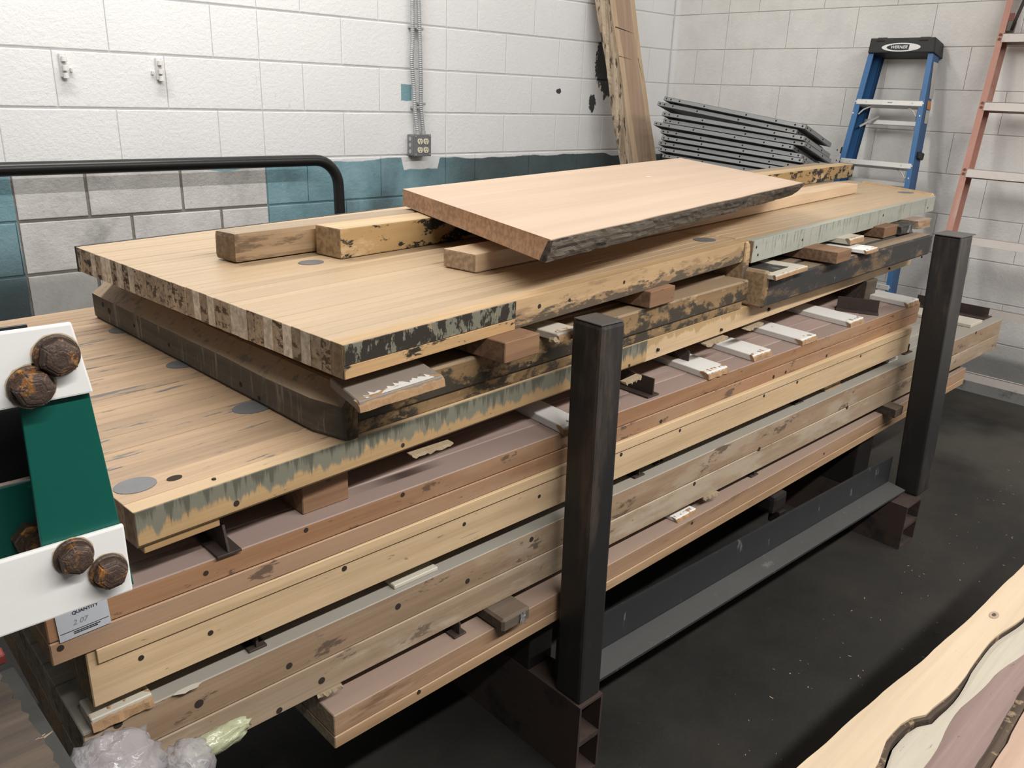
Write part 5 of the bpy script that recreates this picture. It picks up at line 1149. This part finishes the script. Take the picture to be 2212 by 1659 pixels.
bm = bmesh.new(); zpoly(bm, [(x, y + 0.0005 * 0) for x, y in sp1], [(x, y - .0012 - (.0045 + .005 * abs(mnoise.noise(Vector((x * 24, 2, 2))))) * max(0.0, min(1.0, (-3.36 - x) / 0.12))) for x, y in sp1], ZS - .046, ZS - .004); link('bark_edge', bm_mesh(bm, 'bark_edge'), M_BARKC, va, mi)
kx, ky = on_z(2147, 1329, ZS).xy
bm = bmesh.new(); add_cyl(bm, (0, 0, -.001), (0, 0, .0008), .010, 18); bmesh.ops.scale(bm, vec=(1.3, .7, 1), verts=bm.verts); kn = link('knot', bm_mesh(bm, 'knot'), M_BOARD, va, mi @ Matrix.Translation((kx, ky, ZS)))
bm = bmesh.new(); add_cyl(bm, (0, 0, -.001), (0, 0, .0014), .0042, 12); bmesh.ops.scale(bm, vec=(1.3, .7, 1), verts=bm.verts); link('knot_centre', bm_mesh(bm, 'knot_centre'), M_BARKC, kn, I4)
vb_ = thing('live_edge_slab', 'slab with white sapwood and purple brown heartwood, in the lower right corner', 'slab', (-2.9, -3.4, ZS - .06))
mi = vb_.matrix_world.inverted(); g_ = 0.009
sh = [(x, y - .0025 - .0075 * max(0.0, min(1.0, (-3.36 - x) / 0.12))) for x, y in sp1]
bm = bmesh.new(); zpoly(bm, sh, sp2_, ZS - .056, ZS - .010); link('sapwood', bm_mesh(bm, 'sapwood'), M_SAPW, vb_, mi)
bm = bmesh.new(); zpoly(bm, sp2_, cr1, ZS - .056, ZS - .0103); link('heartwood', bm_mesh(bm, 'heartwood'), M_HEART, vb_, mi)
bm = bmesh.new(); zpoly(bm, cr1, cr2, ZS - .056, ZS - .016); link('bark_seam', bm_mesh(bm, 'bark_seam'), M_BARKC, vb_, mi)
bm = bmesh.new(); zpoly(bm, cr2, near, ZS - .056, ZS - .0105); link('heartwood', bm_mesh(bm, 'heartwood'), M_PINKW, vb_, mi)
def trestle(label, x, y0, y1, h):
    t = thing('trestle', label, 'trestle', (x, (y0 + y1) / 2, 0)); mi = t.matrix_world.inverted()
    link('top_rail', box_mesh('top_rail', (0.09, y1 - y0, 0.05), .004, (0, 0, h - .025)), M_CORE, t, I4)
    for sx in (-1, 1):
        for sy in (-1, 1):
            bm = bmesh.new(); m = Matrix.Translation((sx * .07, sy * ((y1 - y0) / 2 - .05), (h - .05) / 2)) @ Matrix.Rotation(-sx * .14, 4, 'Y'); add_box(bm, (0, 0, 0.001), (.04, .06, h - .052), m); 
            for v in bm.verts: v.co.z = min(max(v.co.z, 0.0), h - .0505)
            link('leg', bm_mesh(bm, 'leg'), M_CORE, t, I4)
trestle('timber trestle under the live edge slabs, the near one', -3.35, -3.60, -3.27, ZS - .0565); trestle('timber trestle under the live edge slabs, the far one', -2.3, -3.60, -3.27, ZS - .0565)

# ================================================================ lower left corner
M_OLDT = wood('splintered_old_timber', (0.10, 0.076, 0.055), (0.055, 0.042, 0.034), tint=0.05, grain=1.2, streak=0.5, rough=0.9, stain=((0.07, 0.055, 0.055), 0.56, 0.64, (4, 10, 10)), bump=0.004)
ZT = 0.78
ea, eb = on_z(-4, 1448, ZT), on_z(135, 1665, ZT)
tb_ = thing('old_timber', 'splintered grey brown timber end in the lower left corner', 'timber', (-4.75, -2.7, ZT - .05)); mi = tb_.matrix_world.inverted()
bm = bmesh.new(); n = 40; E0 = eb + (eb - ea) * 0.5; E1 = ea + (ea - eb) * 0.35; rows = []
for i in range(n + 1):
    t = i / n; p = lerp(E0, E1, t); j = 0.006 * mnoise.noise(Vector((t * 30, 1, 0))) + 0.004 * mnoise.noise(Vector((t * 90, 2, 0)))
    rows.append([bm.verts.new(q) for q in ((p.x + j, p.y, ZT + .001 * mnoise.noise(Vector((t * 60, 0, 0)))), (p.x + j * 1.5 - .006, p.y, ZT - .025), (p.x + j - .004, p.y, ZT - .05), (-5.1, p.y, ZT - .05), (-5.1, p.y, ZT))])
for A, C in zip(rows, rows[1:]):
    for k in range(5): bm.faces.new((A[k], A[(k + 1) % 5], C[(k + 1) % 5], C[k]))
bm.faces.new(rows[0][::-1]); bm.faces.new(rows[-1]); link('timber_body', bm_mesh(bm, 'timber_body'), M_OLDT, tb_, mi)
bm = bmesh.new(); q0 = on_z(92, 1592, ZT)
for i in range(4):
    s_ = Vector((q0.x - .002 - .004 * i, q0.y + .003 * random.uniform(-1, 1), ZT - .002)); add_cyl(bm, s_ + Vector((-.008, 0, -.002)), s_ + Vector((.009 + .004 * random.random(), random.uniform(-.004, .004), .002)), .0022, 5, .0004)
link('splinters', bm_mesh(bm, 'splinters'), M_SPLINT, tb_, mi)
M_GPL = plain('grey_weathered_plank', (0.042, 0.041, 0.038), 0.85, var=0.15, scale=(20, 4, 4))
ga, gb = on_z(40, 1455, 0.715), on_z(157, 1643, 0.715); dG = (ga - gb).normalized()
gp = thing('grey_plank', 'dusty grey plank lying beneath the splintered timber end', 'plank', tuple((ga + gb) / 2)); gp_o = ga + dG * .02; gq = gb - dG * .25; vG = Vector((-dG.y, dG.x, 0))
bm = bmesh.new(); add_hexa(bm, [Vector((p.x, p.y, z)) for z in (0.6905, 0.715) for p in (gp_o, gp_o + vG * .30, gq + vG * .30, gq)]); bevel(bm, .002); link('plank_body', bm_mesh(bm, 'plank_body'), M_GPL, gp, gp.matrix_world.inverted())
link('packing', box_mesh('packing', (0.12, 0.12, 0.0148), .001, (-4.78, -2.62, 0.7225)), M_GPL, gp, gp.matrix_world.inverted())
trestle('timber trestle under the splintered timber, out at the left', -4.80, -2.85, -2.42, 0.69)
qr = on_z(10, 1432, 0.716); o = link('red_block', box_mesh('red_block', (.016, .022, .014), .002, (-.002, .008, .0075)), plain('red_paint', (0.26, 0.05, 0.04), 0.6)); o.location = (qr.x - .004, qr.y, .7155); tag(o, 'small red painted block at the left edge, behind the splintered timber', 'block')
# plastic bags
def bag_mat(name, c, a):
    M = Mat(name, 0.18, 0, 0.6); M.color(c); M.b.inputs['Alpha'].default_value = a; n = M.noise(45.0, detail=4, dist=1.5); M.bump(n, 0.006, 0.5); return M.m
def bag(name, label, blobs, foot, m):
    """crumpled film: lumps merged along a standing bag"""
    bm = bmesh.new()
    for c, s, r in blobs:
        k = len(bm.verts); g = bmesh.ops.create_icosphere(bm, subdivisions=4, radius=1.0); R_ = Matrix.Rotation(r, 3, 'Y')
        for v in g['verts']:
            q = v.co * 2.2 + Vector(c) * 30; d = 1 + .20 * mnoise.noise(q) + .30 * abs(mnoise.noise(q * 1.6)) + .12 * abs(mnoise.noise(q * 3.6))
            v.co = Vector(c) + R_ @ Vector((v.co.x * s[0], v.co.y * s[1], v.co.z * s[2])) * d
    for v in bm.verts: v.co.z = max(v.co.z, 0.001)
    o = link(name, bm_mesh(bm, name, True), m); tag(o, label, 'bag'); return o
yb_ = -2.62
P = lambda px, py: on_y(px, py, yb_)
a, b = P(245, 1668), P(398, 1650)
bag('plastic_bag', 'crumpled clear plastic bag at the bottom left, in front of the thick slab', [((a.x, yb_, a.z), (.050, .045, .040), 0), ((b.x, yb_ - .01, b.z), (.030, .03, .034), 0), ((lerp(a.x, b.x, .5), yb_, .19), (.075, .06, .19), 0)], 0, bag_mat('clear_film', (0.44, 0.42, 0.44), 0.5))
P = lambda px, py: on_y(px, py, yb_ + .075)
c = P(460, 1603); d = P(415, 1652)
bag('produce_bag', 'yellow green thin plastic bag at the bottom left, behind the clear bag', [((c.x, yb_ + .075, c.z), (.050, .016, .016), -.10), ((d.x - .005, yb_ + .075, d.z), (.022, .013, .030), .35), ((d.x - .01, yb_ + .08, .18), (.03, .018, .18), 0)], 0, bag_mat('yellow_green_film', (0.50, 0.52, 0.34), 0.75))

# litter of chips and splinters on the floor: nobody could count it
bm = bmesh.new()
for i in range(150):
    x, y = random.uniform(-3.3, -0.75), random.uniform(-3.12, -2.66)
    r_ = random.uniform(0.0008, 0.0028); add_box(bm, (0, 0, 0), (r_ * random.uniform(1, 4), r_, 0.0008), Matrix.Translation((x, y, 0.0006)) @ Matrix.Rotation(random.uniform(0, 6.28), 4, 'Z'))
o = link('floor_litter', bm_mesh(bm, 'floor_litter'), M_SPLINT); tag(o, 'tiny pale wood chips scattered over the dark floor', 'litter'); o['kind'] = 'stuff'
